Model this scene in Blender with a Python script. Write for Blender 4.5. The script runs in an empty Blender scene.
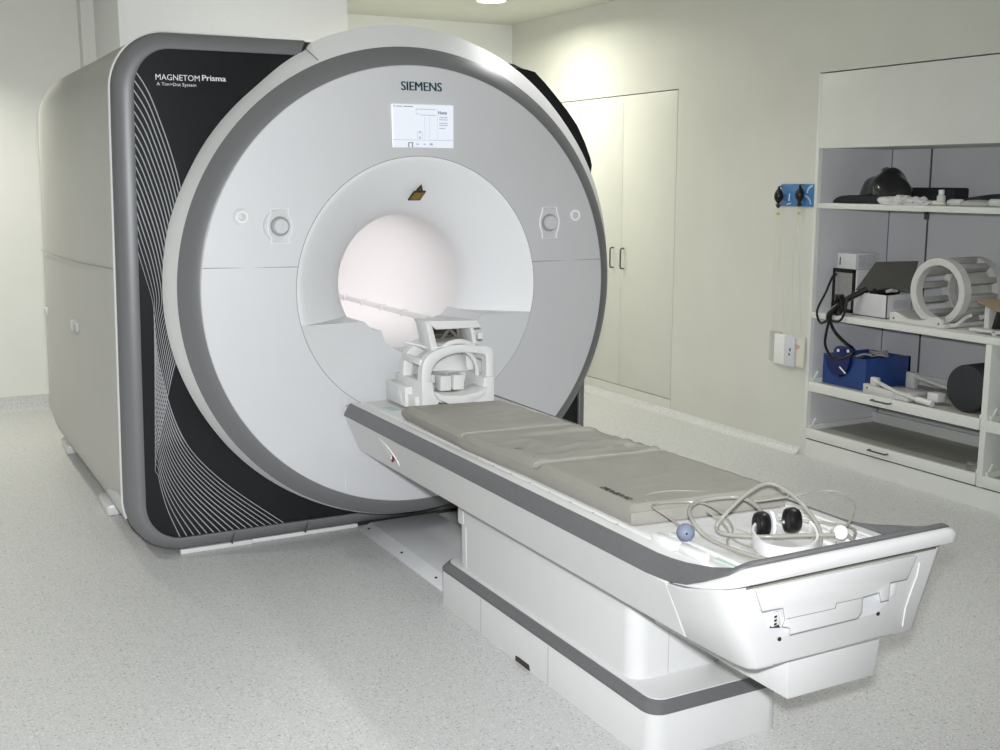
import bpy, bmesh, math, random
from mathutils import Vector, Matrix, noise
random.seed(7)
PI = math.pi
R = math.radians
scn = bpy.context.scene
COL = scn.collection

# ------------------------------------------------------------------ materials
def mat(name, col, rough=.5, metal=0., var=0., vscale=40., bump=0., bscale=200., emit=None, estr=0., trans=0., alpha=1., coat=0., ior=1.45):
    m = bpy.data.materials.new(name); m.use_nodes = True
    nt = m.node_tree; n = nt.nodes; b = n['Principled BSDF']
    b.inputs['Base Color'].default_value = (*col, 1); b.inputs['Roughness'].default_value = rough
    b.inputs['Metallic'].default_value = metal; b.inputs['IOR'].default_value = ior
    b.inputs['Transmission Weight'].default_value = trans; b.inputs['Alpha'].default_value = alpha
    b.inputs['Coat Weight'].default_value = coat
    if emit:
        b.inputs['Emission Color'].default_value = (*emit, 1); b.inputs['Emission Strength'].default_value = estr
    if var or bump:
        tc = n.new('ShaderNodeTexCoord')
    if var:
        nz = n.new('ShaderNodeTexNoise'); nz.inputs['Scale'].default_value = vscale; nz.inputs['Detail'].default_value = 3
        nt.links.new(tc.outputs['Object'], nz.inputs['Vector'])
        rp = n.new('ShaderNodeValToRGB')
        rp.color_ramp.elements[0].position = .3; rp.color_ramp.elements[1].position = .7
        rp.color_ramp.elements[0].color = (*[c*(1-var) for c in col], 1); rp.color_ramp.elements[1].color = (*[min(1, c*(1+var)) for c in col], 1)
        nt.links.new(nz.outputs['Fac'], rp.inputs['Fac']); nt.links.new(rp.outputs['Color'], b.inputs['Base Color'])
    if bump:
        nb = n.new('ShaderNodeTexNoise'); nb.inputs['Scale'].default_value = bscale; nb.inputs['Detail'].default_value = 2
        nt.links.new(tc.outputs['Object'], nb.inputs['Vector'])
        bp = n.new('ShaderNodeBump'); bp.inputs['Strength'].default_value = bump; bp.inputs['Distance'].default_value = .004
        nt.links.new(nb.outputs['Fac'], bp.inputs['Height']); nt.links.new(bp.outputs['Normal'], b.inputs['Normal'])
    return m

def floor_material():
    m = bpy.data.materials.new('speckled_vinyl'); m.use_nodes = True
    nt = m.node_tree; n = nt.nodes; L = nt.links; b = n['Principled BSDF']
    b.inputs['Roughness'].default_value = .42
    tc = n.new('ShaderNodeTexCoord')
    base = (.585, .588, .583)
    mix = None; prev = None
    for sc, thr, col, w in ((74, .20, (.30, .31, .31), .9), (60, .26, (.72, .72, .71), .8), (130, .30, (.40, .41, .41), .8), (40, .13, (.28, .29, .31), .85), (95, .3, (.70, .70, .69), .7)):
        v = n.new('ShaderNodeTexVoronoi'); v.inputs['Scale'].default_value = sc; v.inputs['Randomness'].default_value = 1
        mp = n.new('ShaderNodeMapping'); mp.inputs['Location'].default_value = (sc*.37, sc*.11, 0); mp.inputs['Scale'].default_value = (1, 1.25, 1)
        nz = n.new('ShaderNodeTexNoise'); nz.inputs['Scale'].default_value = sc*1.6
        L.new(tc.outputs['Object'], nz.inputs['Vector'])
        ad = n.new('ShaderNodeVectorMath'); ad.operation = 'MULTIPLY_ADD'
        L.new(nz.outputs['Color'], ad.inputs[0]); ad.inputs[1].default_value = (.5/sc,)*3; L.new(tc.outputs['Object'], ad.inputs[2])
        L.new(ad.outputs[0], mp.inputs['Vector']); L.new(mp.outputs['Vector'], v.inputs['Vector'])
        r = n.new('ShaderNodeValToRGB'); r.color_ramp.elements[0].position = thr; r.color_ramp.elements[1].position = thr+.06
        r.color_ramp.elements[0].color = (w, w, w, 1); r.color_ramp.elements[1].color = (0, 0, 0, 1)
        L.new(v.outputs['Distance'], r.inputs['Fac'])
        # keep only part of the cells
        g = n.new('ShaderNodeSeparateColor'); L.new(v.outputs['Color'], g.inputs[0])
        ls = n.new('ShaderNodeMath'); ls.operation = 'LESS_THAN'; ls.inputs[1].default_value = .55; L.new(g.outputs[0], ls.inputs[0])
        mu = n.new('ShaderNodeMath'); mu.operation = 'MULTIPLY'; L.new(r.outputs['Color'], mu.inputs[0]); L.new(ls.outputs[0], mu.inputs[1])
        mx = n.new('ShaderNodeMix'); mx.data_type = 'RGBA'
        if prev is None: mx.inputs['A'].default_value = (*base, 1)
        else: L.new(prev, mx.inputs['A'])
        mx.inputs['B'].default_value = (*col, 1); L.new(mu.outputs[0], mx.inputs['Factor'])
        prev = mx.outputs['Result']
    L.new(prev, b.inputs['Base Color'])
    return m

M = {}
M['floor'] = floor_material()
M['wall'] = mat('wall_paint', (.63, .635, .58), .55, var=.02, vscale=3, bump=.05, bscale=500)
M['back'] = mat('back_wall_paint', (.83, .835, .805), .6, var=.015, vscale=3)
M['ceil'] = mat('ceiling_paint', (.66, .665, .60), .7, var=.015, vscale=4)
M['column'] = mat('column_paint', (.90, .91, .93), .5, var=.01)
M['cupb'] = mat('cupboard_laminate', (.67, .675, .615), .4, var=.015, vscale=5)
M['shelf'] = mat('shelf_laminate', (.70, .71, .68), .4, var=.015, vscale=6)
M['niche'] = mat('niche_board', (.64, .645, .67), .5, var=.02, vscale=6)
M['trayfloor'] = mat('tray_lining', (.40, .40, .36), .5, var=.06, vscale=25)
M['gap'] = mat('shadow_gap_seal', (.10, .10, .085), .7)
M['seam'] = mat('grey_seam', (.30, .30, .31), .6)
M['shell'] = mat('cream_silver_cover', (.55, .548, .53), .42, var=.012, vscale=5)
M['silver'] = mat('silver_ring_paint', (.86, .865, .88), .55, metal=.2, var=.01, vscale=5)
M['face'] = mat('face_plate_paint', (.66, .665, .685), .60, metal=.3, var=.01, vscale=5)
M['flare'] = mat('bore_flare_plastic', (.85, .86, .875), .5, var=.01, vscale=5)
M['dock'] = mat('docking_plastic', (.62, .635, .65), .5, var=.01, vscale=5)
M['bore'] = mat('bore_liner', (.84, .83, .83), .5)
M['frame'] = mat('graphite_frame_paint', (.19, .194, .202), .42, metal=.2, var=.03, vscale=300)
M['black'] = mat('black_gloss_panel', (.008, .009, .011), .30, var=.05, vscale=30)
M['line'] = mat('white_graphic_line', (.40, .41, .43), .5)
M['white'] = mat('white_plastic', (.69, .69, .69), .38, var=.008, vscale=8)
M['whiteb'] = mat('bright_white_plastic', (.745, .745, .745), .3)
M['band'] = mat('grey_bumper', (.135, .135, .142), .38, var=.05, vscale=60)
M['steel'] = mat('cover_plate_paint', (.70, .71, .73), .5, var=.02, vscale=20)
M['mat'] = mat('mattress_vinyl', (.318, .308, .275), .55, var=.03, vscale=14, bump=.12, bscale=60)
M['matedge'] = mat('mattress_piping', (.36, .35, .315), .5)
M['print'] = mat('brown_print', (.10, .09, .08), .7)
M['teal'] = mat('teal_lettering', (.0, .058, .085), .5)
M['whiteprint'] = mat('white_lettering', (.85, .86, .87), .5)
M['screen'] = mat('display_lit', (.40, .42, .45), .25, emit=(.86, .91, 1.), estr=.62)
M['screenui'] = mat('display_grey_ui', (.2, .23, .30), .25, emit=(.55, .60, .70), estr=.5)
M['screendark'] = mat('display_dark_ui', (.08, .09, .13), .2, emit=(.18, .2, .28), estr=.3)
M['gold'] = mat('amber_laser_window', (.30, .17, .03), .25, metal=.3, var=.2, vscale=120)
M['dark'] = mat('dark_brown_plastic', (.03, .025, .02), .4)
M['rubber'] = mat('black_rubber', (.006, .006, .007), .32)
M['foam'] = mat('black_foam', (.022, .024, .028), .85, bump=.3, bscale=300)
M['rollfoam'] = mat('charcoal_roll_cover', (.03, .032, .036), .8, bump=.2, bscale=300)
M['red'] = mat('dark_red_badge', (.20, .015, .02), .35)
M['tube'] = mat('clear_grey_tubing', (.44, .43, .39), .15, trans=.3, ior=1.3)
M['thintube'] = mat('thin_grey_tubing', (.30, .29, .26), .3)
M['ball'] = mat('blue_grey_rubber', (.19, .22, .30), .55, bump=.1, bscale=300)
M['green'] = mat('pale_green_label', (.50, .62, .56), .5)
M['coil'] = mat('coil_plastic', (.74, .745, .74), .42, var=.01)
M['coilpad'] = mat('coil_cushion', (.70, .70, .69), .65)
M['mirror'] = mat('mirror_glass', (.45, .44, .40), .06, metal=1)
M['mirrordark'] = mat('mirror_box_lining', (.16, .155, .13), .5)
M['blueplate'] = mat('blue_wall_plate', (.055, .19, .42), .4)
M['paleblue'] = mat('pale_blue_print', (.42, .56, .66), .5)
M['yellow'] = mat('yellow_tag', (.55, .50, .06), .5)
M['clear'] = mat('clear_plastic', (.9, .9, .9), .15, trans=.85, alpha=.45)
M['paper'] = mat('white_paper', (.78, .78, .77), .7, var=.03, vscale=60)
M['bluepack'] = mat('pale_packet', (.60, .61, .66), .4, var=.05, vscale=80)
M['cream'] = mat('cream_leaflet', (.66, .65, .57), .6)
M['orange'] = mat('orange_print', (.60, .36, .27), .6)
M['lipshade'] = mat('olive_gap_shade', (.20, .195, .16), .7)  # dark olive tone standing in for shade below the foot lip
M['metal'] = mat('dark_handle_metal', (.16, .155, .15), .3, metal=.9)
M['baglook'] = mat('dark_bagged_film', (.016, .017, .018), .22, coat=.5, bump=.6, bscale=35)
M['bagtop'] = mat('bag_film_twist', (.18, .18, .18), .25, trans=.3)
M['cloth'] = mat('white_cloth', (.66, .66, .65), .8, bump=.3, bscale=50)
M['carton'] = mat('white_carton', (.62, .625, .64), .6, var=.02)
M['cartonside'] = mat('carton_print_side', (.50, .50, .52), .6, var=.12, vscale=90)
M['lid'] = mat('olive_black_lid', (.045, .043, .034), .55)
M['cable'] = mat('black_cable', (.006, .006, .006), .4)
M['kneewhite'] = mat('knee_coil_white', (.62, .62, .60), .45)
M['kneegrey'] = mat('knee_coil_grey', (.40, .40, .38), .5)
M['tan'] = mat('tan_leather_strap', (.30, .245, .16), .6, var=.06, vscale=30)
M['navy'] = mat('navy_blue_plastic', (.025, .065, .235), .42, var=.05, vscale=30)
M['navydark'] = mat('dark_navy_plastic', (.010, .018, .11), .35)
M['panelglass'] = mat('device_front_panel', (.30, .30, .29), .3, var=.1, vscale=60)
M['lampglow'] = mat('lamp_diffuser', (.9, .9, .85), .4, emit=(1., .98, .88), estr=9)
M['boreglow'] = mat('bore_lamp_diffuser', (.9, .9, .9), .4, emit=(1., .95, .96), estr=1.)
M['lampring'] = mat('lamp_trim_ring', (.75, .75, .72), .4)
M['bottle'] = mat('translucent_bottle', (.60, .63, .62), .3)
M['mesh'] = mat('dark_vent_slot', (.12, .12, .115), .7)
M['led'] = mat('white_outline_print', (.88, .88, .88), .4)

# ------------------------------------------------------------------ mesh builder
class MB:
    def __init__(s): s.bm = bmesh.new(); s.mi = 0; s.mats = []
    def use(s, m):
        m = M[m]
        if m not in s.mats: s.mats.append(m)
        s.mi = s.mats.index(m); return s
    def face(s, vs):
        try:
            f = s.bm.faces.new(vs); f.material_index = s.mi; return f
        except ValueError: return None
    def poly(s, pts): return s.face([s.bm.verts.new(p) for p in pts])
    def loft(s, rings, closed=True, caps=True, loop=False):
        rv = [[s.bm.verts.new(p) for p in r] for r in rings]
        n = len(rv[0]); last = len(rv) if loop else len(rv)-1
        for i in range(last):
            a, b = rv[i], rv[(i+1) % len(rv)]
            for j in range(n if closed else n-1):
                k = (j+1) % n; s.face([a[j], a[k], b[k], b[j]])
        if caps and not loop: s.face(rv[0][::-1]); s.face(rv[-1])
        return s
    def merge(s, b2):
        b2.verts.index_update()
        mp = {v: s.bm.verts.new(v.co) for v in b2.verts}
        for f in b2.faces: s.face([mp[v] for v in f.verts])
        b2.free(); return s
    def box(s, x0, x1, y0, y1, z0, z1, bev=0., seg=2, mtx=None):
        b = bmesh.new(); bmesh.ops.create_cube(b, size=1)
        for v in b.verts: v.co = Vector(((x0+x1)/2+v.co.x*(x1-x0), (y0+y1)/2+v.co.y*(y1-y0), (z0+z1)/2+v.co.z*(z1-z0)))
        if bev: bmesh.ops.bevel(b, geom=b.edges[:], offset=bev, segments=seg, profile=.5, affect='EDGES')
        if mtx: b.transform(mtx)
        return s.merge(b)
    def prism(s, pts, axis, a, b, bev=0., seg=2):
        def P(u, v, w): return {'x': (w, u, v), 'y': (u, w, v), 'z': (u, v, w)}[axis]
        t = bmesh.new()
        va = [t.verts.new(P(u, v, a)) for u, v in pts]; vb = [t.verts.new(P(u, v, b)) for u, v in pts]
        n = len(pts)
        t.faces.new(va[::-1]); t.faces.new(vb)
        for i in range(n): t.faces.new([va[i], va[(i+1) % n], vb[(i+1) % n], vb[i]])
        bmesh.ops.recalc_face_normals(t, faces=t.faces[:])
        if bev: bmesh.ops.bevel(t, geom=t.edges[:], offset=bev, segments=seg, profile=.5, affect='EDGES')
        return s.merge(t)
    def ring(s, circles, axis='y', n=96, arc=None):
        # circles: (u, v, r, w)
        rs = []
        for (u, v, r, w) in circles:
            q = []
            for i in range(n):
                t = 2*PI*i/n
                a, b = u+r*math.cos(t), v+r*math.sin(t)
                q.append({'x': (w, a, b), 'y': (a, w, b), 'z': (a, b, w)}[axis])
            rs.append(q)
        return s.loft(rs, caps=False)
    def tube(s, path, r, n=8, caps=True, closed=False):
        path = [Vector(p) for p in path]; m = len(path)
        rr = r if isinstance(r, (list, tuple)) else [r]*m
        rings = []; up = None
        for i, p in enumerate(path):
            if closed: d = path[(i+1) % m]-path[i-1]
            else: d = path[min(i+1, m-1)]-path[max(i-1, 0)]
            d.normalize()
            if up is None:
                up = Vector((0, 0, 1)) if abs(d.z) < .9 else Vector((1, 0, 0))
            x = up-d*up.dot(d)
            if x.length < 1e-5: x = d.orthogonal()
            x.normalize(); up = x; y = d.cross(x)
            rings.append([p+(x*math.cos(2*PI*k/n)+y*math.sin(2*PI*k/n))*rr[i] for k in range(n)])
        return s.loft(rings, caps=caps, loop=closed)
    def sphere(s, c, r, n=20, sc=(1, 1, 1), f=None):
        b = bmesh.new(); bmesh.ops.create_uvsphere(b, u_segments=n, v_segments=max(8, n*2//3), radius=1)
        for v in b.verts:
            p = Vector((v.co.x*sc[0], v.co.y*sc[1], v.co.z*sc[2]))*r
            if f: p = f(p)
            v.co = p+Vector(c)
        return s.merge(b)
    def build(s, name, parent=None, root=None, smooth=35, recalc=True, off=None):
        if recalc: bmesh.ops.recalc_face_normals(s.bm, faces=s.bm.faces[:])
        me = bpy.data.meshes.new(name); s.bm.to_mesh(me); s.bm.free()
        for m in s.mats: me.materials.append(m)
        o = bpy.data.objects.new(name, me); COL.objects.link(o)
        base = Vector((0, 0, 0))
        if SHIFT is not None: me.transform(Matrix.Translation(SHIFT))
        if parent is not None:
            o.parent = parent; q = parent
            while q is not None: base += q.location; q = q.parent
        elif off is not None:
            base = Vector(off); o.location = base
        if base.length: me.transform(Matrix.Translation(-base))
        if smooth:
            me.shade_smooth(); me.set_sharp_from_angle(angle=R(smooth))
        return o

SHIFT = None
def B(m): return MB().use(m)
def thing(name, label, cat, loc, group=None):
    o = bpy.data.objects.new(name, None); COL.objects.link(o); o.location = loc; o.empty_display_size = .05
    o['label'] = label; o['category'] = cat
    if group: o['group'] = group
    return o
def tag(o, label, cat, group=None):
    o['label'] = label; o['category'] = cat
    if group: o['group'] = group
    return o
def struct(o): o['kind'] = 'structure'; return o
def spline(pts, k=6, closed=False):
    P = [Vector(p) for p in pts]; n = len(P); out = []
    for i in range(n if closed else n-1):
        g = lambda j: P[j % n] if closed else P[max(0, min(n-1, j))]
        a, b, c, d = g(i-1), g(i), g(i+1), g(i+2)
        for t in range(k):
            t /= k
            out.append(.5*((2*b)+(c-a)*t+(2*a-5*b+4*c-d)*t*t+(3*b-a-3*c+d)*t**3))
    if not closed: out.append(P[-1])
    return out
def text_mb(mb, s, x0, x1, y, z0, h=None, bold=0., ext=.0008, fn=None):
    """lettering in the xz plane facing -y, fitted to x0..x1, cap height h; bold repeats the strokes a little to the side"""
    if bold:
        n = 4
        for k in range(n): text_mb(mb, s, x0+(x1-x0)*bold*k/n*.1, x1-(x1-x0)*bold*(n-1-k)/n*.1, y-.00002*k, z0, h, 0, ext, fn)
        return mb
    cu = bpy.data.curves.new('lettering_curve', 'FONT'); cu.body = s; cu.size = 1; cu.offset = bold; cu.resolution_u = 3
    ob = bpy.data.objects.new('lettering_tmp', cu); COL.objects.link(ob)
    dg = bpy.context.evaluated_depsgraph_get(); dg.update()
    me = bpy.data.meshes.new_from_object(ob.evaluated_get(dg))
    bpy.data.objects.remove(ob); bpy.data.curves.remove(cu)
    xs = [v.co.x for v in me.vertices]; a, b = min(xs), max(xs)
    sx = (x1-x0)/(b-a); sz = (h/.70) if h else sx
    t = bmesh.new(); t.from_mesh(me); bpy.data.meshes.remove(me)
    for v in t.verts:
        X, Z = x0+(v.co.x-a)*sx, z0+v.co.y*sz
        v.co = Vector(fn(X, Z)) if fn else Vector((X, y, Z))
    return mb.merge(t)

# ------------------------------------------------------------------ room
WX, BY, CZ = 4.615, 8.44, 2.834
NX = 5.18
LX, FY = -2.6, -2.2
struct(B('floor').box(LX, WX+.7, FY, BY+.1, -.1, 0).build('floor', smooth=0))
struct(B('ceil').box(LX, WX+.7, FY, BY+.1, CZ, CZ+.1).build('ceiling', smooth=0))
struct(B('back').box(LX-.1, WX+.7, BY, BY+.1, 0, CZ).build('wall_back', smooth=0))
struct(B('wall').box(LX-.1, LX, FY, BY, 0, CZ).build('wall_left', smooth=0))
struct(B('wall').box(LX-.1, WX+.7, FY-.1, FY, 0, CZ).build('wall_front', smooth=0))
# right wall: solid everywhere but the recesses of the cupboard and of the shelving
SY0, SY1 = 2.5, 4.865
w = B('wall')
w.box(WX, WX+.7, FY, SY0, 0, CZ)
w.box(WX, WX+.7, SY1+.012, 6.17, 0, CZ)
w.box(WX, WX+.7, 6.17, BY, 2.177, CZ)
w.box(WX, WX+.7, SY0, SY1+.012, 2.177, CZ)
w.box(NX+.03, WX+.7, SY0, SY1+.012, 0, 2.177)
w.box(NX+.03, WX+.7, 6.17, BY, 0, 2.177)
struct(w.build('wall_right', smooth=0))
# coved skirting in the floor's own vinyl
struct(B('floor').prism([(BY, 0), (BY-.05, 0), (BY-.03, .012), (BY-.014, .05), (BY-.012, .10), (BY, .10)], 'x', LX, WX).build('baseboard_back'))
def sk(y0, y1, nm):
    struct(B('floor').prism([(WX, .0), (WX-.05, .0), (WX-.022, .010), (WX-.006, .03), (WX, .04)], 'y', y0, y1).build(nm))
sk(4.90, 8.42, 'baseboard_right')
# service column behind the scanner
c = B('column').box(1.318, 2.805, 7.42, BY-.002, 0, CZ-.001, .012)
c.use('back').box(1.232, 1.40, 8.30, BY-.001, 0, CZ-.001)
struct(c.build('wall_column'))

# ------------------------------------------------------------------ ceiling lamps
LAMPS = [(3.84, 7.33), (3.1, 4.9), (3.1, 2.4), (.15, 7.5), (-.9, 5.2), (-.9, 2.6), (1.6, 1.0), (2.0, 6.3)]  # only the first is in view; the others are added for brightness
lab = ['round ceiling downlight nearest the corner of back wall and cupboard wall', 'added unseen ceiling downlight above the wall plate', 'added unseen ceiling downlight above the open shelving',
       'added unseen ceiling downlight in the far corner above the side cover', 'added unseen ceiling downlight beside the scanner', 'added unseen ceiling downlight over the open floor beside the table',
       'added unseen ceiling downlight in front of the patient table', 'added unseen ceiling downlight above the rear of the scanner']
for i, (x, y) in enumerate(LAMPS):
    t = thing('ceiling_downlight', lab[i], 'ceiling light', (x, y, CZ), 'round ceiling downlights')
    B('lampring').ring([(x, y, .115, CZ), (x, y, .115, CZ-.008), (x, y, .100, CZ-.010), (x, y, .098, CZ-.004)], 'z', 40).build('trim_ring', t)
    B('lampglow').ring([(x, y, .099, CZ-.005), (x, y, .06, CZ-.007), (x, y, .001, CZ-.007)], 'z', 40).build('diffuser', t)
    L = bpy.data.lights.new('downlight_lamp', 'AREA'); L.shape = 'DISK'; L.size = .19; L.spread = R(125 if i else 165)
    L.energy = (31, 10, 10, 19.5, 13.5, 13.5, .5, 11)[i]; L.color = (1., 1., .985)
    if i in (0, 3): L.color = (1., .985, .86)
    o = bpy.data.objects.new('downlight_lamp', L); COL.objects.link(o); o.location = (x, y, CZ-.015)

# ------------------------------------------------------------------ MRI scanner
mri = thing('mri_scanner', 'large white and silver MRI scanner with black front panel and glowing bore', 'MRI scanner', (1.95, 5.9, 0))
def arc(cx, cz, rx, rz, a0, a1, n):
    return [(cx+rx*math.cos(R(a0+(a1-a0)*i/n)), cz+rz*math.sin(R(a0+(a1-a0)*i/n))) for i in range(n+1)]
def lin(a, b, n): return [(a[0]+(b[0]-a[0])*i/n, a[1]+(b[1]-a[1])*i/n) for i in range(n)]
outer = lin((1.613, 2.180), (1.03, 2.180), 6)+arc(1.03, 1.94, .222, .240, 90, 180, 14)+lin((.806, 1.90), (.766, .29), 16)[1:]+arc(1.0, .262, .234, .243, 180, 270, 14)+lin((1.02, .019), (2.80, .019), 18)[1:]+arc(2.81, .25, .225, .231, 270, 360, 10)+lin((3.036, .27), (3.036, 1.0), 6)[1:]
inner = lin((1.576, 2.113), (1.04, 2.112), 6)+arc(1.04, 1.94, .150, .172, 90, 180, 14)+lin((.888, 1.90), (.849, .29), 16)[1:]+arc(1.0, .238, .151, .160, 180, 270, 14)+lin((1.02, .078), (2.80, .068), 18)[1:]+arc(2.80, .238, .188, .170, 270, 360, 10)+lin((2.989, .27), (2.992, 1.0), 6)[1:]
N = len(outer)
fr = B('frame')
fr.loft([[(o[0], 4.815, o[1]), (o[0]*.97+i_[0]*.03, 4.792, o[1]*.97+i_[1]*.03), (o[0]*.8+i_[0]*.2, 4.772, o[1]*.8+i_[1]*.2), (o[0]*.12+i_[0]*.88, 4.757, o[1]*.12+i_[1]*.88), (i_[0], 4.760, i_[1]), (i_[0], 4.815, i_[1])] for o, i_ in zip(outer, inner)])
frame = fr.build('front_frame', mri, smooth=50)
for (x, z0, z1, lean) in ((1.205, .020, .074, .012), (1.54, .020, .070, .012)):
    B('gap').prism([(x-.0015, z0), (x+.0015, z0), (x+lean+.0015, z1), (x+lean-.0015, z1)], 'y', 4.7535, 4.78).build('frame_joint', frame)
# white edge trim between side cover and frame
B('whiteb').tube([(o[0]-.003, 4.818, o[1]) for o in outer[2:40]], .005, 6).build('edge_trim', mri)

# black panel with graphic lines
right = [(2.992, 1.0), (3.03, 1.45), (3.058, 1.664), (3.048, 1.70), (3.015, 1.774), (2.969, 1.855), (2.91, 1.925), (2.849, 1.987), (2.79, 2.045), (2.733, 2.094), (2.69, 2.103), (2.641, 2.108), (2.3, 2.112), (1.576, 2.113)]
outline = inner[:-1]+right
def ray_hit(poly, cx, cz, a):
    dx, dz = math.cos(a), math.sin(a); best = None
    for i in range(len(poly)):
        (x1, z1), (x2, z2) = poly[i], poly[(i+1) % len(poly)]
        ex, ez = x2-x1, z2-z1; den = dx*ez-dz*ex
        if abs(den) < 1e-9: continue
        t = ((x1-cx)*ez-(z1-cz)*ex)/den; u = ((x1-cx)*dz-(z1-cz)*dx)/den
        if t > 0 and -1e-6 <= u <= 1+1e-6 and (best is None or t > best): best = t
    return (cx+dx*best, cz+dz*best)
HC = (1.95, 1.165)
ang = sorted({math.atan2(p[1]-HC[1], p[0]-HC[0]) for p in outline} | {2*PI*i/160-PI for i in range(160)})
out_s = [ray_hit(outline, HC[0], HC[1], a) for a in ang]
hole = [(HC[0]+.93*math.cos(a), HC[1]+.93*math.sin(a)) for a in ang]
pb = B('black')
pb.loft([[(x, 4.775, z) for x, z in hole], [(x, 4.775, z) for x, z in out_s], [(x, 4.835, z) for x, z in out_s]], caps=False)
# swoosh lines, thin raised print
pb.use('line')
nl = 17
def ribbon(K, wds, dy):
    pts = spline([(x, z, 0) for x, z in K], 7); L0, L1 = [], []
    for j, p in enumerate(pts):
        d = (pts[min(j+1, len(pts)-1)]-pts[max(0, j-1)]).normalized(); nx, nz = -d.y, d.x
        wd = wds(p.y)
        L0.append((p.x-nx*wd, 4.7738-dy, p.y-nz*wd)); L1.append((p.x+nx*wd, 4.7738-dy, p.y+nz*wd))
    pb.loft([L0, L1], closed=False, caps=False)
for i in range(nl):
    t = i/(nl-1)
    lp = lambda a, b: (a[0]+(b[0]-a[0])*t, a[1]+(b[1]-a[1])*t)
    zc = .43+.62*t
    wds = lambda z: max(.0008, min(.0024, .0008+.0030*abs(z-zc)))*(1-.35*t*(z < .5))
    ribbon([lp((.895, 2.031), (.862, 1.38)), lp((.965, 1.90), (.876, 1.30)), lp((1.060, 1.55), (.900, 1.20)), lp((1.088, 1.10), (.918, 1.125)), lp((.990, .80), (.924, 1.085)),
            (.902+.024*t, zc), lp((.909, .36), (.938, .82)), lp((.920, .29), (1.015, .52)), lp((.942, .20), (1.175, .306)), lp((.985, .081), (1.450, .071))], wds, .00004*i)
panel = pb.build('front_panel', mri, smooth=30)
tx = B('whiteprint')
text_mb(tx, 'MAGNETOM', .980, 1.156, 4.7730, 1.990, .023, .0)
text_mb(tx, 'Prisma', 1.166, 1.264, 4.7730, 1.9935, .0225, .22)
text_mb(tx, 'A Tim+Dot System', .983, 1.141, 4.7730, 1.968, .0125, 0)
tx.build('model_lettering', panel, smooth=0, recalc=False)

# body cover
bo = outer[2:-1]+[(3.036, 1.0), (3.045, 1.45), (3.058, 1.664), (3.015, 1.774), (2.969, 1.855), (2.849, 1.987), (2.733, 2.094), (2.64, 2.13), (1.75, 2.172)]
def shrink(pts, d, xs=0.):
    return [(x+(d if x < 1.2 else (-d if x > 2.7 else 0))*(1 if True else 0)-(xs if x < 1.2 else 0), z-(d if z > 1.9 else 0)+(d*.3 if z < .1 else 0)) for x, z in pts]
sb = B('shell')
secs = [(4.817, 0, 0), (4.84, -.001, 0), (6.0, 0, .010), (6.9, .0, .024), (7.22, .018, .026), (7.31, .05, .026), (7.345, .10, .026)]
sb.loft([[(x, y, max(z, .012)) for x, z in shrink(bo, d, xs)] for y, d, xs in secs], caps=False)
bk = shrink(bo, .10, .026)
angb = [math.atan2(p[1]-1.149, p[0]-1.95) for p in bk]
sb.loft([[(x, 7.345, max(z, .012)) for x, z in bk], [(1.982+.31*math.cos(a), 7.345, 1.149+.31*math.sin(a)) for a in angb]], caps=False)
shell = sb.build('side_cover', mri, smooth=40)
B('seam').tube([(.7865, 4.83, 1.235), (.780, 5.2, 1.222), (.771, 5.7, 1.205), (.763, 6.3, 1.195), (.753, 6.9, 1.190), (.756, 7.12, 1.188)], .0018, 6).build('cover_seam', shell)
def side_x(z): return 1.0-.234*math.sqrt(max(0, 1-(max(0, .262-z)/.243)**2))-.0022
for k in range(6):
    z0_ = .272-.019*k
    B('mesh').loft([[(side_x(z), y, z), (side_x(z-.0045), y, z-.0045)] for y, z in ((5.30, z0_-.006*k*.3), (5.20, z0_-.012), (5.09, z0_-.026))], closed=False, caps=False).build('vent_slot', shell)
lt = B('whiteb'); lt.box(.7570, .775, 5.985, 6.045, .845, .895, .003); lt.use('shell').box(.7590, .775, 5.86, 5.985, .85, .895, .003)
lt.build('side_latch', shell)
B('whiteb').box(.7430, .765, 6.99, 7.03, .82, .86, .003).build('side_latch', shell)
# white corner foot of the side cover
cc = B('whiteb'); lo = arc(1.0, .262, .238, .249, 178, 252, 16)
cc.loft([[(x, 4.822, z) for x, z in lo], [(x-.001, 4.86+.42*math.sin(PI*min(1, (i+.6)/11)) if i < 9 else 4.86+.24*(16-i)/7, z) for i, (x, z) in enumerate(lo)]], closed=False, caps=False)
cc.build('corner_cover', mri)
for fx, fy_ in ((.80, 5.50), (.80, 6.9), (2.8, 5.5), (2.8, 6.9)): B('whiteb').box(fx, fx+.14, fy_, fy_+.26, 0, .055, .012).build('floor_foot', mri)
B('whiteb').box(.985, 1.30, 4.772, 4.80, 0, .020, .003).build('floor_skirt', mri)
B('whiteb').box(1.302, 1.80, 4.782, 4.80, 0, .018, .003).build('floor_skirt', mri)
B('dark').box(1.02, 2.9, 4.802, 4.86, 0, .05).build('skirt_backing', mri)

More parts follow.
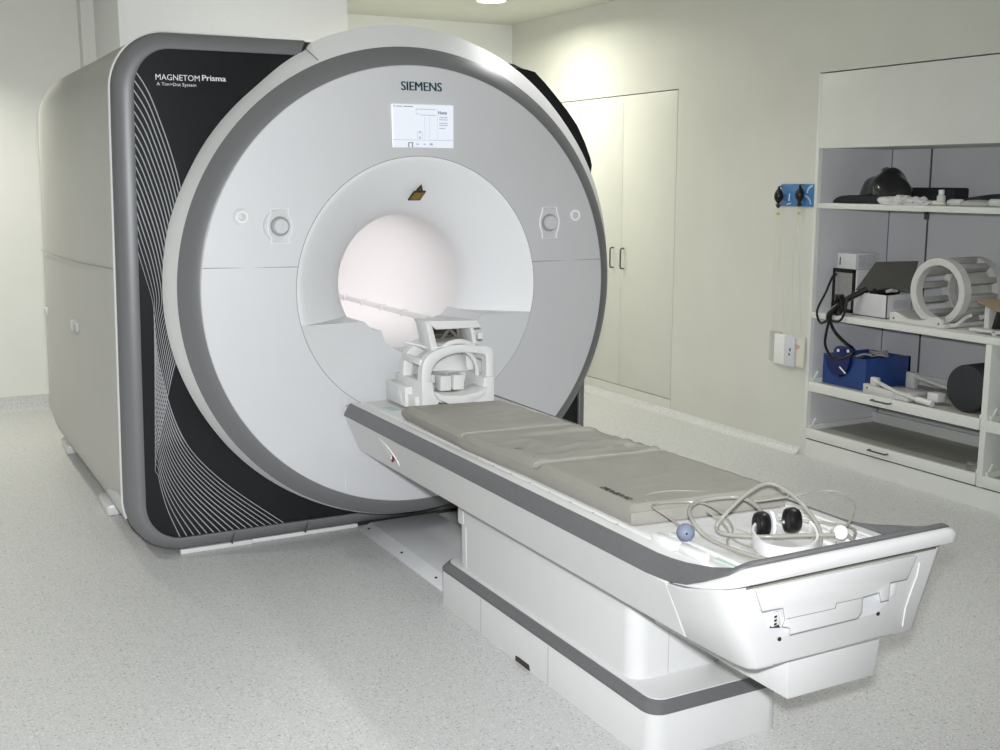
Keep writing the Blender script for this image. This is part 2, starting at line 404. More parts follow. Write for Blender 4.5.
# rings and face
CS, CB, CD, CF = (1.962, 1.157), (1.95, 1.140), (1.95, 1.137), (1.95, 1.144)
SR = [(0, 1.043), (35, 1.056), (66, 1.071), (90, 1.077), (108, 1.069), (112.5, 1.064), (114.5, 1.045), (130, 1.026), (150, 1.030), (170, 1.040), (190, 1.044), (215, 1.038), (240, 1.036), (270, 1.043), (300, 1.043), (330, 1.043), (360, 1.043)]
def sr(t):
    t %= 360
    for (a, ra), (b_, rb_) in zip(SR, SR[1:]):
        if a <= t <= b_:
            f = (t-a)/(b_-a); f = f*f*(3-2*f); return ra+(rb_-ra)*f
def sring(y, k, c=CS, inner_=None):
    q = []
    for i in range(360):
        a = 2*PI*i/360; r = sr(math.degrees(a))+k
        q.append((c[0]+r*math.cos(a), y, c[1]+r*math.sin(a)))
    return q
silver = B('silver').loft([sring(4.79, -.12), sring(4.66, -.05), sring(4.572, -.008), sring(4.556, 0), sring(4.545, -.001)]+[[tuple(Vector(p).lerp(Vector((CB[0]+.996*math.cos(2*PI*i/360), 4.452, CB[1]+.996*math.sin(2*PI*i/360))), f)) for i, p in enumerate(sring(4.545, -.001))] for f in (.5, 1.)], caps=False).build('silver_ring', mri, smooth=30)
for a in (R(113.5), R(232.5), R(241)):
    p = lambda r, y: (1.95+r*math.cos(a), y, 1.150+r*math.sin(a))
    r1 = sr(math.degrees(a))-(.0 if a < 3 else .018)
    B('gap').tube([p(.998, 4.453), p((.998+r1)/2, 4.496), p(r1+.004, 4.545)], .0018, 5).build('ring_joint', silver)
dk = B('frame').ring([(*CB, .996, 4.452), (*CB, .991, 4.446), (1.95, 1.138, .955, 4.412), (*CD, .925, 4.392), (*CD, .920, 4.391)], 'y', 160).build('graphite_ring', mri, smooth=30)
fp = B('face').ring([(*CD, .920, 4.391), (*CD, .917, 4.388), (*CF, .74, 4.374), (*CF, .547, 4.3625)], 'y', 160).build('face_plate', mri, smooth=30)
def fy(x, z):
    r = math.hypot(x-CF[0], z-CF[1])
    return 4.3625+(r-.547)/(.917-.547)*.0255
sm = B('seam')
sm.tube([(x, fy(x, 1.258-.004*k)-.0002, 1.258-.006*k) for k, x in ((0, 1.043), (.5, 1.24), (1, 1.415))], .0016, 5)
sm.build('panel_seam', fp)
sm = B('seam')
sm.tube([(x, fy(x, 1.237)-.0002, 1.237-.003*k) for k, x in ((0, 2.486), (.5, 2.67), (1, 2.86))], .0016, 5)
sm.build('panel_seam', fp, smooth=0)
sm2 = B('silver'); sm2.tube([(1.60, fy(1.60, z)-.0003, z) for z in (.30, .45, .62, .70)], .0010, 5)
sm2.build('lower_panel_seam', fp)
prof = [(4.3625, .545), (4.3640, .539), (4.372, .527), (4.392, .503), (4.43, .459), (4.475, .411), (4.52, .366), (4.56, .333), (4.60, .310), (4.64, .298), (4.67, .295)]
fl = B('flare').ring([(1.95+.032*i/10, 1.144+(.005*i/10), r, y) for i, (y, r) in enumerate(prof)], 'y', 128)
flare = fl.build('bore_flare', mri, smooth=30)
B('seam').tube([(CF[0]+.546*math.cos(2*PI*i/96), 4.3622, CF[1]+.546*math.sin(2*PI*i/96)) for i in range(96)], .0014, 5, closed=True).build('flare_joint', flare)
# lower docking block with the stepped cut-out for the table
zl = 1.015
aL = PI+math.asin((1.144-zl)/.5452); aR = 2*PI-math.asin((1.144-zl)/.5452)
low = [(1.95+.5452*math.cos(aL+(aR-aL)*i/40), 1.144+.5452*math.sin(aL+(aR-aL)*i/40)) for i in range(41)]
bore_arc = [(1.975+d, 1.149-math.sqrt(.297**2-d*d)) for d in [(.193-.386*k/16) for k in range(17)]]
cut = [(2.240, zl), (2.205, .980), (2.170, .974)]+bore_arc+[(1.765, .974), (1.725, .980), (1.690, zl)]
db = B('dock').prism(low+cut, 'y', 4.3618, 4.72)
db.build('docking_block', mri, smooth=25)
dj = B('seam').box(1.60, 2.26, 4.3590, 4.37, .668, .672)
dj.build('docking_seam', mri)
# bore
br = B('bore').ring([(1.982, 1.149, .295, 4.668), (1.982, 1.149, .297, 5.2), (1.982, 1.149, .297, 7.0), (1.982, 1.149, .31, 7.345)], 'y', 96)
bore = br.build('bore_tube', mri, smooth=30)
bl = B('boreglow').box(1.93, 2.03, 4.95, 6.9, 1.428, 1.438)
bl.build('bore_light', mri)
rl = B('white')
rl.box(2.187, 2.212, 4.70, 6.6, .918, .958, .008)
for k in range(7): rl.box(2.182, 2.217, 4.85+.27*k, 4.88+.27*k, .912, .962, .004)
rl.box(1.752, 1.777, 4.73, 6.6, .918, .958, .008)
rl.build('bore_rail', mri)

# controls
def dial(x, z, flip):
    y = fy(x, z)
    d = B('face').ring([(x, z, .066, y+.001), (x, z, .064, y-.0025), (x, z, .040, y-.0030), (x, z, .001, y-.0030)], 'y', 40)
    o = d.build('control_dial', fp)
    l = B('led')
    for s in (-1, 1):
        a = [(x+s*q[0], y-.005, z+q[1]) for q in ((.036, -.068), (.037, -.045), (.044, -.030), (.050, 0), (.044, .030), (.037, .045), (.036, .068))]
        l.tube(spline(a, 4), 0.0032, 6)
    l.tube([(x-.036, y-.004, z+.068), (x+.036, y-.004, z+.068)], .0012, 5); l.tube([(x-.036, y-.004, z-.068), (x+.036, y-.004, z-.068)], .0012, 5)
    l.build('dial_guard', o)
    k = B('face').ring([(x, z, .031, y-.002), (x, z, .030, y-.022), (x, z, .027, y-.026), (x, z, .001, y-.026)], 'y', 40)
    k.use('seam').ring([(x, z, .0385, y-.0028), (x, z, .038, y-.009), (x, z, .030, y-.009)], 'y', 40)
    k.build('dial_knob', o)
def button(x, z):
    y = fy(x, z)
    b = B('face').ring([(x, z, .033, y+.001), (x, z, .032, y-.002), (x, z, .001, y-.002)], 'y', 36)
    o = b.build('round_button', fp)
    B('led').ring([(x, z, .025, y-.001), (x, z, .0245, y-.006), (x, z, .016, y-.006), (x, z, .0155, y-.001)], 'y', 36).build('button_ring', o)
    B('face').ring([(x, z, .0145, y-.001), (x, z, .0140, y-.005), (x, z, .001, y-.0065)], 'y', 30).build('button_cap', o)
dial(1.347, 1.414, 1); dial(2.578, 1.406, -1); button(1.200, 1.452); button(2.719, 1.436)
# display
X0, X1, Z0, Z1 = 1.831, 2.107, 1.724, 1.899
ys = 4.3685
ds = B('screen').box(X0, X1, ys-.004, ys+.02, Z0, Z1, .002)
u = lambda f: X0+(X1-X0)*f
v = lambda f: Z1-(Z1-Z0)*f
yy = ys-.0046
ds.use('screenui')
def bar(a, b, c, d): ds.box(u(a), u(b), yy-.0003, yy+.001, v(d), v(c))
bar(.0, 1., .815, .825); bar(.38, .70, .10, .115); bar(.38, .385, .11, .22); bar(.38, .46, .215, .225); bar(.46, .70, .235, .25); bar(.52, .524, .28, .8); bar(.60, .604, .28, .8)
for q in (.28, .33): bar(.76, .90, q, q+.02)
for q in (.41, .46): bar(.76, .90, q, q+.02)
bar(.76, .86, .53, .55); bar(.40, .405, .62, .78); bar(.475, .48, .62, .78); bar(.425, .455, .61, .66); bar(.425, .455, .74, .79)
bar(.38, .42, .90, .93); bar(.50, .53, .90, .93); bar(.60, .65, .89, .94)
bar(.73, .732, .06, .82)
ds.use('screendark'); bar(.01, .05, .045, .06); bar(.06, .16, .045, .06); bar(.18, .33, .045, .06)
bar(.25, .265, .88, .985); bar(.31, .325, .88, .985); bar(.25, .325, .875, .89)
text_mb(ds, 'Home', u(.745), u(.89), yy-.0004, v(.215), .014, .4)
ds.build('display_screen', fp, smooth=0)
tl = B('teal'); text_mb(tl, 'SIEMENS', 1.878, 2.063, 0, 1.955, .036, .22, fn=lambda X, Z: (X, fy(X, Z)-.0012, Z))
tl.build('maker_lettering', fp, smooth=0, recalc=False)
# laser window with warning triangle (sits on the flare's upper slope)
LC = Vector((1.988, 4.480, 1.530)); LU = Vector((0, .72, .694)).normalized(); LN = Vector((0, -.694, .72)).normalized()
LU = Vector((0, -.70, .714)); LN = Vector((0, -.714, -.70))
def lpoly(mb, pts, d0, d1):
    mb.loft([[LC+Vector((x, 0, 0))+LU*q+LN*d for x, q in pts] for d in (d0, d1)])
lw = B('dark'); lpoly(lw, [(-.034, -.030), (.022, -.030), (.034, .022), (-.020, .022)], -.004, .003)
lw.use('gold'); lpoly(lw, [(-.028, -.025), (.018, -.025), (.028, .017), (-.017, .017)], .002, .004)
lw.use('dark'); lpoly(lw, [(-.012, .028), (.018, .028), (.003, .060)], -.004, .003)
lw.use('gold'); lpoly(lw, [(-.002, .034), (.008, .034), (.003, .046)], .002, .004)
lw.build('laser_window', flare)

# ------------------------------------------------------------------ floor cover plate between scanner and table
cp = B('steel').prism([(1.79, 0), (2.18, 0), (2.18, .030), (1.845, .030), (1.792, .008)], 'y', 3.772, 4.735, .002)
cp.use('dark')
for y in (4.68, 4.30, 3.95): cp.ring([(1.815, y, .006, .018), (1.815, y, .006, .0215), (1.815, y, .0005, .0215)], 'z', 12)
tag(cp.build('floor_cover_plate', off=(1.98, 4.25, 0)), 'flat grey metal cover plate on the floor between scanner and table base', 'cover plate')

# ------------------------------------------------------------------ patient table
TX = 1.923
tb = thing('patient_table', 'long white patient table on a pedestal with dark grey bumper rim', 'patient table', (TX, 3.0, 0))
def rrect(x0, x1, y0, y1, r, n=6):
    o = []
    for cx, cy, a in ((x1-r, y1-r, 0), (x0+r, y1-r, 90), (x0+r, y0+r, 180), (x1-r, y0+r, 270)):
        for i in range(n+1):
            t = R(a+90*i/n); o.append((cx+r*math.cos(t), cy+r*math.sin(t)))
    return o
def stack(mb, secs):
    return mb.loft([[(x, y, z) for x, y in rrect(*s[:4], s[5])] for s in secs for z in (s[4],)])
PX0, PX1, PY0, PY1 = 1.736, 2.200, 2.365, 3.757
pl = B('white'); stack(pl, [(PX0, PX1, PY0, PY1, 0, .05), (PX0, PX1, PY0, PY1, .134, .05), (PX0+.004, PX1-.004, PY0+.004, PY1-.004, .139, .05)])
plinth = pl.build('plinth', tb, smooth=40)
for y in (2.93, 3.40): B('seam').box(PX0-.0006, PX0+.002, y-.001, y+.001, .002, .132).build('plinth_joint', plinth)
nt_ = B('dark').prism([(3.145, 0), (3.145, .017), (3.120, .020), (3.052, .020), (3.045, 0)], 'x', PX0-.0008, PX0+.01)
nt_.build('plinth_notch', plinth)
pbm = B('band'); stack(pbm, [(PX0-.001, PX1+.001, PY0-.001, PY1+.001, .137, .052), (PX0-.001, PX1+.001, PY0-.001, PY1+.001, .146, .052), (PX0+.018, PX1-.018, PY0+.018, PY1-.018, .168, .045), (PX0+.022, PX1-.022, PY0+.022, PY1-.022, .168, .045)])
pbm.build('plinth_bumper', tb, smooth=40)
ptop = B('white'); stack(ptop, [(PX0+.022, PX1-.022, PY0+.022, PY1-.022, .160, .045), (PX0+.024, PX1-.024, PY0+.024, PY1-.024, .171, .045), (PX0+.034, PX1-.034, PY0+.06, PY1-.03, .173, .045)])
ptop.build('plinth_top', tb, smooth=40)
ped = B('white'); stack(ped, [(1.772, 2.122, 2.512, 3.668, .172, .055), (1.772, 2.122, 2.512, 3.668, .338, .055)])
ped.use('seam'); stack(ped, [(1.7735, 2.1205, 2.5135, 3.6665, .337, .055), (1.7735, 2.1205, 2.5135, 3.6665, .341, .055)])
ped.use('white'); stack(ped, [(1.768, 2.126, 2.508, 3.69, .340, .055), (1.768, 2.126, 2.508, 3.69, .488, .055)])
pedestal = ped.build('lift_column', tb, smooth=40)
B('seam').box(1.895, 1.8962, 2.5116, 2.515, .174, .338).build('column_joint', pedestal)
B('seam').box(1.895, 1.8962, 2.5076, 2.512, .342, .486).build('column_joint', pedestal)
B('whiteb').box(1.7705, 1.775, 3.585, 3.598, .18, .336, .002).build('column_trim', pedestal)
B('whiteb').box(1.7665, 1.772, 3.60, 3.613, .345, .47, .002).build('column_trim', pedestal)

# trough (side skirt)
def zo(y):      # height of the rim's outer lower edge
    t = max(0, min(1, (2.20-y)/.37)); return .634+.101*t**1.75
tr = B('white')
def sect(y, tip=False):
    q = [(-.262, .474), (-.270, .480), (-.301, .555), (-.333, .630), (-.329, .636), (.329, .636), (.333, .630), (.301, .555), (.270, .480), (.262, .474)]
    return [(TX+x, y, z) for x, z in q]
r0 = [(x, 4.345+.012*(.64-z)/.16, z) for x, _, z in sect(0)]
tr.loft([[(TX+(x-TX)*.985, y+.004, z) for x, y, z in r0], r0, sect(3.6), sect(2.8), sect(2.128)])
trough = tr.build('side_skirt', tb, smooth=25)
# badge on the skirt
def skx(z): return TX-.270-(.333-.270)*(z-.48)/.150
bd = B('whiteb')
alm = [(3.995, .605), (3.985, .585), (3.965, .562), (3.935, .540), (3.895, .522), (3.880, .520), (3.885, .545), (3.91, .575), (3.945, .595)]
bd.loft([[(skx(z)+.003, y, z) for y, z in alm], [(skx(z)-.004, y, z) for y, z in alm]])
badge = bd.build('indicator_recess', trough)
rd = B('red'); rd.sphere((skx(.547)-.004, 3.915, .547), .020, 16, (.3, .85, 1.))
rd.use('whiteb').box(skx(.547)-.0115, skx(.547)-.008, 3.908, 3.922, .540, .556)
rd.build('indicator_lamp', badge)
jn = B('whiteb'); jn.tube([(TX-.3335, 2.124, .630), (TX-.3015, 2.122, .555), (TX-.2705, 2.120, .482)], .0016, 6); jn.build('skirt_joint', trough)

# foot cap
fc = B('white')
def fsect(y, ins=0., bot=.474):
    zt = zo(y)-.01
    k = (zt-bot)/.16
    w = .352 if y < 2.0 else .333+.019*min(1, (2.124-y)/.124)
    q = [(-.262+ins, bot), (-.270+ins, bot+.006), (-.301-(w-.333)*.5+ins, bot+.081*k), (-w+ins, zt-.004), (-w+.004+ins, zt), (w-.004-ins, zt), (w-ins, zt-.004), (.301+(w-.333)*.5-ins, bot+.081*k), (.270-ins, bot+.006), (.262-ins, bot)]
    return [(TX+x, y, z) for x, z in q]
def frnt(y, ins, bot): return fsect(y, ins, bot)
fc.loft([fsect(2.124), fsect(2.05, 0, .475), fsect(1.95, .0, .478), fsect(1.905, .004, .480), fsect(1.885, .016, .484), fsect(1.880, .026, .488)])
cap = fc.build('foot_cap', tb, smooth=40)
# everything on the end face
def E(pts): return [(TX+(x-1.903)*1.01, z-.011) for x, z in pts]
YF = 1.880
flp = B('whiteb').prism(E([(1.628, .698), (1.651, .644), (1.712, .642), (1.718, .613), (1.711, .597), (1.735, .589), (1.736, .572), (1.945, .572), (1.959, .583), (1.959, .622), (2.014, .625), (2.020, .600), (2.046, .599), (2.048, .643), (2.104, .643), (2.134, .698)]), 'y', YF-.014, YF-.001, .0025)
flap = flp.build('end_flap', cap)
B('seam').prism(E([(1.722, .6125), (1.872, .6105), (1.876, .6225), (1.955, .621), (1.955, .6225), (1.874, .6240), (1.870, .612), (1.722, .614)]), 'y', YF-.0150, YF-.012).build('flap_crease', flap)
pk = B('steel').prism(E([(1.680, .640), (1.680, .596), (1.717, .563), (2.023, .566), (2.078, .604), (2.082, .640)]), 'y', YF-.0015, YF+.004)
pk.use('dark'); pk.prism(E([(1.684, .595), (1.715, .590), (1.710, .598), (1.690, .602)]), 'y', YF-.004, YF); pk.prism(E([(1.980, .622), (2.018, .622), (2.018, .626), (1.980, .626)]), 'y', YF-.004, YF)
pk.build('end_pocket', cap)
so = B('whiteb').prism(E([(1.684, .631), (1.707, .633), (1.712, .602), (1.686, .598)]), 'y', YF-.010, YF+.001, .002)
for q in (.602, .611, .620): so.use('dark').prism(E([(1.690, q), (1.697, q+.001), (1.697, q+.006), (1.690, q+.005)]), 'y', YF-.0112, YF-.009)
so.build('coil_socket', cap)
B('whiteb').prism(E([(2.052, .636), (2.076, .638), (2.076, .605), (2.052, .603)]), 'y', YF-.010, YF+.001, .002).build('coil_socket', cap)
B('seam').tube([(x, YF-.0135, z) for x, z in E([(1.629, .697), (1.651, .643), (1.712, .641), (1.718, .613), (1.711, .596), (1.735, .588), (1.736, .571), (1.945, .571), (1.959, .582), (1.960, .621), (2.013, .624), (2.020, .599), (2.046, .598), (2.048, .642), (2.104, .642), (2.133, .697)])], .0010, 5).build('flap_outline', flap)
for (x, z) in E([(1.716, .561), (2.026, .564)]): B('dark').ring([(x, z, .005, YF+.001), (x, z, .005, YF-.003), (x, z, .0003, YF-.003)], 'y', 12).build('end_screw', cap)
B('whiteb').tube([(x, YF-.002, z) for x, z in E([(2.158, .672), (2.152, .640), (2.138, .610), (2.118, .560), (2.112, .515)])], .0022, 8).build('end_rib', cap)
B('seam').tube([(x, YF-.0005, z) for x, z in E([(1.700, .500), (1.86, .500), (2.035, .502), (2.085, .498)])], .0010, 5).build('end_seam', cap)
B('lipshade').prism(E([(1.612, .6995), (2.210, .7005), (2.210, .7045), (1.612, .7035)]), 'y', YF-.004, YF+.004).build('lip_gap_shade', cap)  # dark strip in place of the shade between lip and flap
cb = B('white').prism([(1.792, .376), (2.076, .376), (2.092, .49), (1.786, .49)], 'y', 1.905, 2.44, .003)
cb.build('cable_box', tb)

# rim: grey bumper swept round sides and foot; white lip at the foot
path = []
HW = .338
def hw(y): return HW+.018*max(0, min(1, (2.124-y)/.124))
ys_ = (4.345, 4.20, 4.0, 3.6, 3.2, 2.8, 2.5, 2.3, 2.2, 2.14, 2.08, 2.02, 1.96)
for y in ys_: path.append((-hw(y), y))
rc = .055; WF = hw(1.9)
for i in range(1, 9):
    t = R(180+90*i/8); path.append((-WF+rc+rc*math.cos(t), 1.835+rc+rc*math.sin(t)))
for x in (-.2, -.1, 0, .1, .2): path.append((x, 1.835))
for i in range(0, 8):
    t = R(270+90*i/8); path.append((WF-rc+rc*math.cos(t), 1.835+rc+rc*math.sin(t)))
for y in ys_[::-1]: path.append((hw(y), y))
def sweep(mb, prof, i0=0, i1=None):
    rings = []; i1 = len(path) if i1 is None else i1
    for i in range(i0, i1):
        x, y = path[i]
        a, b = path[max(0, i-1)], path[min(len(path)-1, i+1)]
        d = Vector((b[0]-a[0], b[1]-a[1])).normalized(); nx, ny = -d.y, d.x     # inward normal
        s = max(0, min(1, (2.03-y)/.18))
        rings.append([(TX+x+nx*p, y+ny*p, zo(y)+q) for p, q in prof(s)])
    return mb.loft(rings)
rim = B('band')
def ramp(s): return s*s*(3-2*s)
sweep(rim, lambda s: [(.0+.012*s, .0+.020*s), (.003+.010*s, .010+.015*s), (.024-.002*s, .044-.015*s), (.028-.001*s, .048-.019*s), (.034-.002*s, .047-.021*s), (.037-.002*s, .042-.020*s), (.036-.001*s, -.004+.012*s)])
rim.build('rim_bumper', tb, smooth=40)
lip = B('whiteb')
sweep(lip, lambda s: [(.014, .002+.019*s), (.003-.002*s, .001+.017*s), (-.007*s, .010*s-.001), (-.009*s, -.001-.002*s), (-.006*s, -.002-.011*s), (.006, -.003-.015*s), (.040, -.004-.013*s), (.041, .003+.005*s)], 10, len(path)-10)
lip.build('foot_lip', tb, smooth=40)
# head end of the rim
he = B('white'); he.box(TX-.305, TX+.305, 4.335, 4.352, .630, .681, .006); he.build('head_end', tb)
# deck
dk_ = B('white')
dprof = [(-.304, .632), (-.304, .679), (-.266, .682), (-.262, .676), (-.254, .675), (-.250, .682), (-.240, .684), (-.235, .682), (.235, .682), (.240, .684), (.250, .682), (.254, .675), (.262, .676), (.266, .682), (.304, .679), (.304, .632)]
dk_.prism([(TX+x, z) for x, z in dprof], 'y', 1.895, 4.335)
deck = dk_.build('table_top', tb, smooth=20)
for x in (-.19, -.12, .12, .18, .215): B('whiteb').box(TX+x-.008, TX+x+.008, 1.92, 2.30, .680, .689, .004).build('deck_rib', deck)
for k in range(9): B('seam').ring([(TX-.258, 2.45+.12*k, .0035, .676), (TX-.258, 2.45+.12*k, .0035, .679), (TX-.258, 2.45+.12*k, .0003, .679)], 'z', 8).build('rail_screw', deck)
B('whiteb').box(1.655, 1.683, 2.185, 2.282, .680, .704, .005).build('rail_clip', deck)
B('whiteb').box(1.664, 1.692, 2.085, 2.180, .680, .702, .005).build('rail_clip', deck)
gl = B('green').prism([(1.705, 2.09), (1.727, 2.095), (1.727, 2.005), (1.715, 1.995)], 'z', .6815, .684)
gl.build('deck_label', deck)
B('green').prism([(1.69, 4.20), (1.735, 4.20), (1.735, 4.10), (1.705, 4.10)], 'z', .6815, .6835).build('deck_label', deck)
# ------------------------------------------------------------------ mattress pads
def pad(name, x0l, x1l, x0r, x1r, label, seed, wr, text=None):
    """corner data: (x_left at head, y) (x_left at foot, y) (x_right at head, y) (x_right at foot, y)"""
    t = thing(name, label, 'mattress', ((x0l[0]+x0r[0])/2, (x0l[1]+x1l[1])/2, .692), 'table mattress pads')
    nu, nv = 34, 40; z0, z1 = .6855, .737
    b = B('mat'); top = []; q = .012
    def pt(u, v):
        a = Vector(x0l).lerp(Vector(x1l), v); c = Vector(x0r).lerp(Vector(x1r), v); return a.lerp(c, u)
    rows = []
    for j in range(nv+1):
        v_ = j/nv; row = []
        for i in range(nu+1):
            u_ = i/nu; p = pt(u_, v_)
            e = min(u_, 1-u_)*.45; f = min(v_, 1-v_)*.5; m = min(e, f)
            z = z1-(.016*(1-min(1, m/.016))**2)
            if wr:
                z += wr*(noise.noise(Vector((p.x*9+seed, p.y*5, 0)))*.006+(1-min(1, abs(noise.noise(Vector((p.x*2.2+p.y*6+seed, p.y*9-p.x*2.5, 3))))*6))*.011*(.25+u_))*min(1, m/.03)
            row.append(b.bm.verts.new((p.x, p.y, z)))
        rows.append(row)
    for j in range(nv):
        for i in range(nu): b.face([rows[j][i], rows[j][i+1], rows[j+1][i+1], rows[j+1][i]])
    edge = [rows[0][i] for i in range(nu+1)]+[rows[j][nu] for j in range(1, nv+1)]+[rows[nv][i] for i in range(nu-1, -1, -1)]+[rows[j][0] for j in range(nv-1, 0, -1)]
    cx, cy = pt(.5, .5)
    prev = edge
    for (k, z) in ((.006, .721), (.008, .705), (.004, .693), (-.002, z0)):
        cur = []
        for w_, e in enumerate(edge):
            d = Vector((e.co.x-cx, e.co.y-cy)); 
            dx = 1 if abs(d.x) > .19 else 0
            ww = noise.noise(Vector((e.co.x*60, e.co.y*60, seed)))*.0025
            cur.append(b.bm.verts.new((e.co.x+math.copysign(k+ww, d.x)*(1 if abs(d.x) > .19 else abs(d.x)/.19*.3), e.co.y+math.copysign(k+ww, d.y)*(1 if w_ <= nu or nu+nv <= w_ <= 2*nu+nv else 0), z)))
        for w_ in range(len(edge)):
            b.face([prev[w_], prev[(w_+1) % len(edge)], cur[(w_+1) % len(edge)], cur[w_]])
        prev = cur
    b.face(prev)
    cover = b.build('pad_cover', t, smooth=60)
    pp = B('matedge')
    pth = [Vector((e.co.x, e.co.y, 0)) for e in []]
    return t, cover
p1, c1 = pad('mattress_pad', (1.686, 3.945), (1.668, 3.402), (2.072, 3.875), (2.098, 3.360), 'smooth beige mattress pad at the head end, next to the head coil', 1, .35)
p2, c2 = pad('mattress_pad', (1.665, 3.396), (1.686, 2.932), (2.100, 3.354), (2.148, 2.890), 'wrinkled middle beige mattress pad with creases on its far side', 5, 1.0)
p3, c3 = pad('mattress_pad', (1.684, 2.926), (1.682, 2.405), (2.150, 2.884), (2.168, 2.355), 'beige mattress pad at the foot end, beside the tubing', 9, .25)
def padtext(cover, ya, yb, x, z=.7402):
    b = B('print')
    text_mb(b, 'SIEMENS', 0, 1, 0, 0, .34, .2, fn=lambda X, Z: (x+.020-Z*.055, ya+(yb-ya)*X, z))
    b.build('pad_print', cover, smooth=0, recalc=False)
padtext(c2, 3.115, 2.985, 1.712, .7425); padtext(c3, 2.60, 2.455, 1.702)
bp_ = B('matedge')
bp_.tube(spline([(1.664, 3.399, .728), (1.672, 3.398, .7375), (1.76, 3.390, .7385), (1.92, 3.373, .7385), (2.07, 3.360, .7375), (2.099, 3.357, .728)], 5), .0026, 6)
bp_.build('pad_seam', c2)
b2_ = B('matedge'); b2_.tube(spline([(1.682, 2.930, .728), (1.690, 2.929, .7375), (1.78, 2.920, .7385), (1.97, 2.904, .7385), (2.12, 2.890, .7375), (2.150, 2.887, .728)], 5), .0026, 6)
b2_.build('pad_seam', c3)
cm = B('matedge'); cm.tube(spline([(1.76, 2.388, .7360), (1.748, 2.43, .7375), (1.768, 2.47, .7378), (1.82, 2.486, .7378), (1.89, 2.47, .7378), (1.95, 2.42, .7375)], 6), .0018, 6)
cm.build('pad_stitch', c3)

# ------------------------------------------------------------------ head coil
hc = thing('head_coil', 'white plastic head coil with arched frame and two cushions on the table', 'head coil', (1.955, 4.14, .683))
hx0, hx1, hy0, hy1 = 1.792, 2.116, 4.015, 4.285
HM = (hx0+hx1)/2
b = B('coil')
# base with bowl-shaped opening (front view), extruded in depth
nb = 14
bowl = [(HM+.118*math.cos(R(200+140*i/nb)) , .803+.105*math.sin(R(200+140*i/nb))+.0) for i in range(nb+1)]
base = [(hx0, .692), (hx1, .692), (hx1-.001, .805), (HM+.113, .805)]+bowl[::-1]+[(HM-.113, .805), (hx0+.001, .808)]
b.prism(base, 'y', hy0, hy1, .004)
base_o = b.build('coil_base', hc, smooth=35)
base_pl = B('coil').box(1.796, 2.112, 4.02, 4.28, .683, .693, .003); base_pl.build('base_plate', base_o)
# stepped left flank
s_ = B('coil'); s_.box(hx0-.030, hx0+.01, hy0+.10, hy1+.03, .692, .775, .006); s_.box(hx0-.016, hx0+.01, hy0+.03, hy1+.01, .70, .745, .004)
s_.use('whiteb').prism([(hy0+.12, .70), (hy0+.15, .755), (hy0+.20, .76), (hy0+.20, .70)], 'x', hx0-.032, hx0-.02, .002)
s_.build('side_step', base_o)
cu = B('coil')
cp_ = [(HM-.118, .770), (HM-.10, .735), (HM-.05, .712), (HM, .706), (HM+.05, .712), (HM+.10, .735), (HM+.118, .770), (HM+.075, .752), (HM, .745), (HM-.075, .752)]
cu.prism(cp_, 'y', hy0-.028, hy0+.10, .006)
cu.build('neck_rest', base_o)
sd = B('gap').prism([(HM-.10, .694), (HM-.02, .694), (HM-.05, .710), (HM-.09, .722)], 'y', hy0-.006, hy0+.002); sd.build('cable_slot', base_o)
for dx in (-.028, .030):
    cq = B('coilpad').prism([(HM+dx-.026, .752), (HM+dx+.024, .750), (HM+dx+.026, .812), (HM+dx-.024, .815)], 'y', hy0+.06, hy0+.12, .005)
    cq.build('head_cushion', hc)
# arched helmet: front hoop, rear hoop, connecting struts
def hoop(y, top, w, d, lift=0.):
    pts_o = spline([(hx0+.001, .806, 0), (hx0+.006, .86, 0), (hx0+.025, .905, 0), (hx0+.075, .932+lift, 0), (HM, top, 0), (hx1-.075, .936+lift, 0), (hx1-.018, .925, 0), (hx1-.001, .900, 0), (hx1-.0005, .85, 0), (hx1-.001, .806, 0)], 5)
    pts_i = spline([(hx0+.040, .806, 0), (hx0+.046, .845, 0), (hx0+.066, .880, 0), (hx0+.105, .902+lift, 0), (HM, top-.032, 0), (hx1-.085, .906+lift, 0), (hx1-.042, .895, 0), (hx1-.036, .875, 0), (hx1-.035, .845, 0), (hx1-.036, .806, 0)], 5)
    return [(p.x, p.y) for p in pts_o], [(p.x, p.y) for p in pts_i]
def hoop_mesh(y0, y1, top):
    o_, i_ = hoop(y0, top, 0, 0)
    h = B('coil')
    h.loft([[(a[0], y0+.004, a[1]), (a[0]*.85+c_[0]*.15, y0, a[1]*.85+c_[1]*.15), (a[0]*.15+c_[0]*.85, y0, a[1]*.15+c_[1]*.85), (c_[0], y0+.004, c_[1]), (c_[0], y1, c_[1]), (a[0], y1, a[1])] for a, c_ in zip(o_, i_)])
    return h
hoop_mesh(hy0+.002, hy0+.045, .945).build('front_hoop', hc, smooth=40)
hoop_mesh(hy1-.085, hy1-.04, .935).build('rear_hoop', hc, smooth=40)
stt = B('coil')
stt.box(hx0+.004, hx0+.03, hy0+.03, hy1-.06, .868, .895, .006); stt.box(hx1-.03, hx1-.004, hy0+.03, hy1-.06, .868, .895, .006)
stt.prism([(HM-.075, .925), (HM+.075, .925), (HM+.055, .948), (HM-.055, .948)], 'y', hy0+.03, hy1-.06, .006)
for s in (-1, 1):
    stt.tube(spline([(HM+s*.05, hy0+.05, .915), (HM+s*.09, hy0+.06, .885), (HM+s*.112, hy0+.065, .845), (HM+s*.118, hy0+.07, .806)], 4), .010, 8)
stt.build('top_bridge', hc)
dm = B('coil')
def dome(p): return p
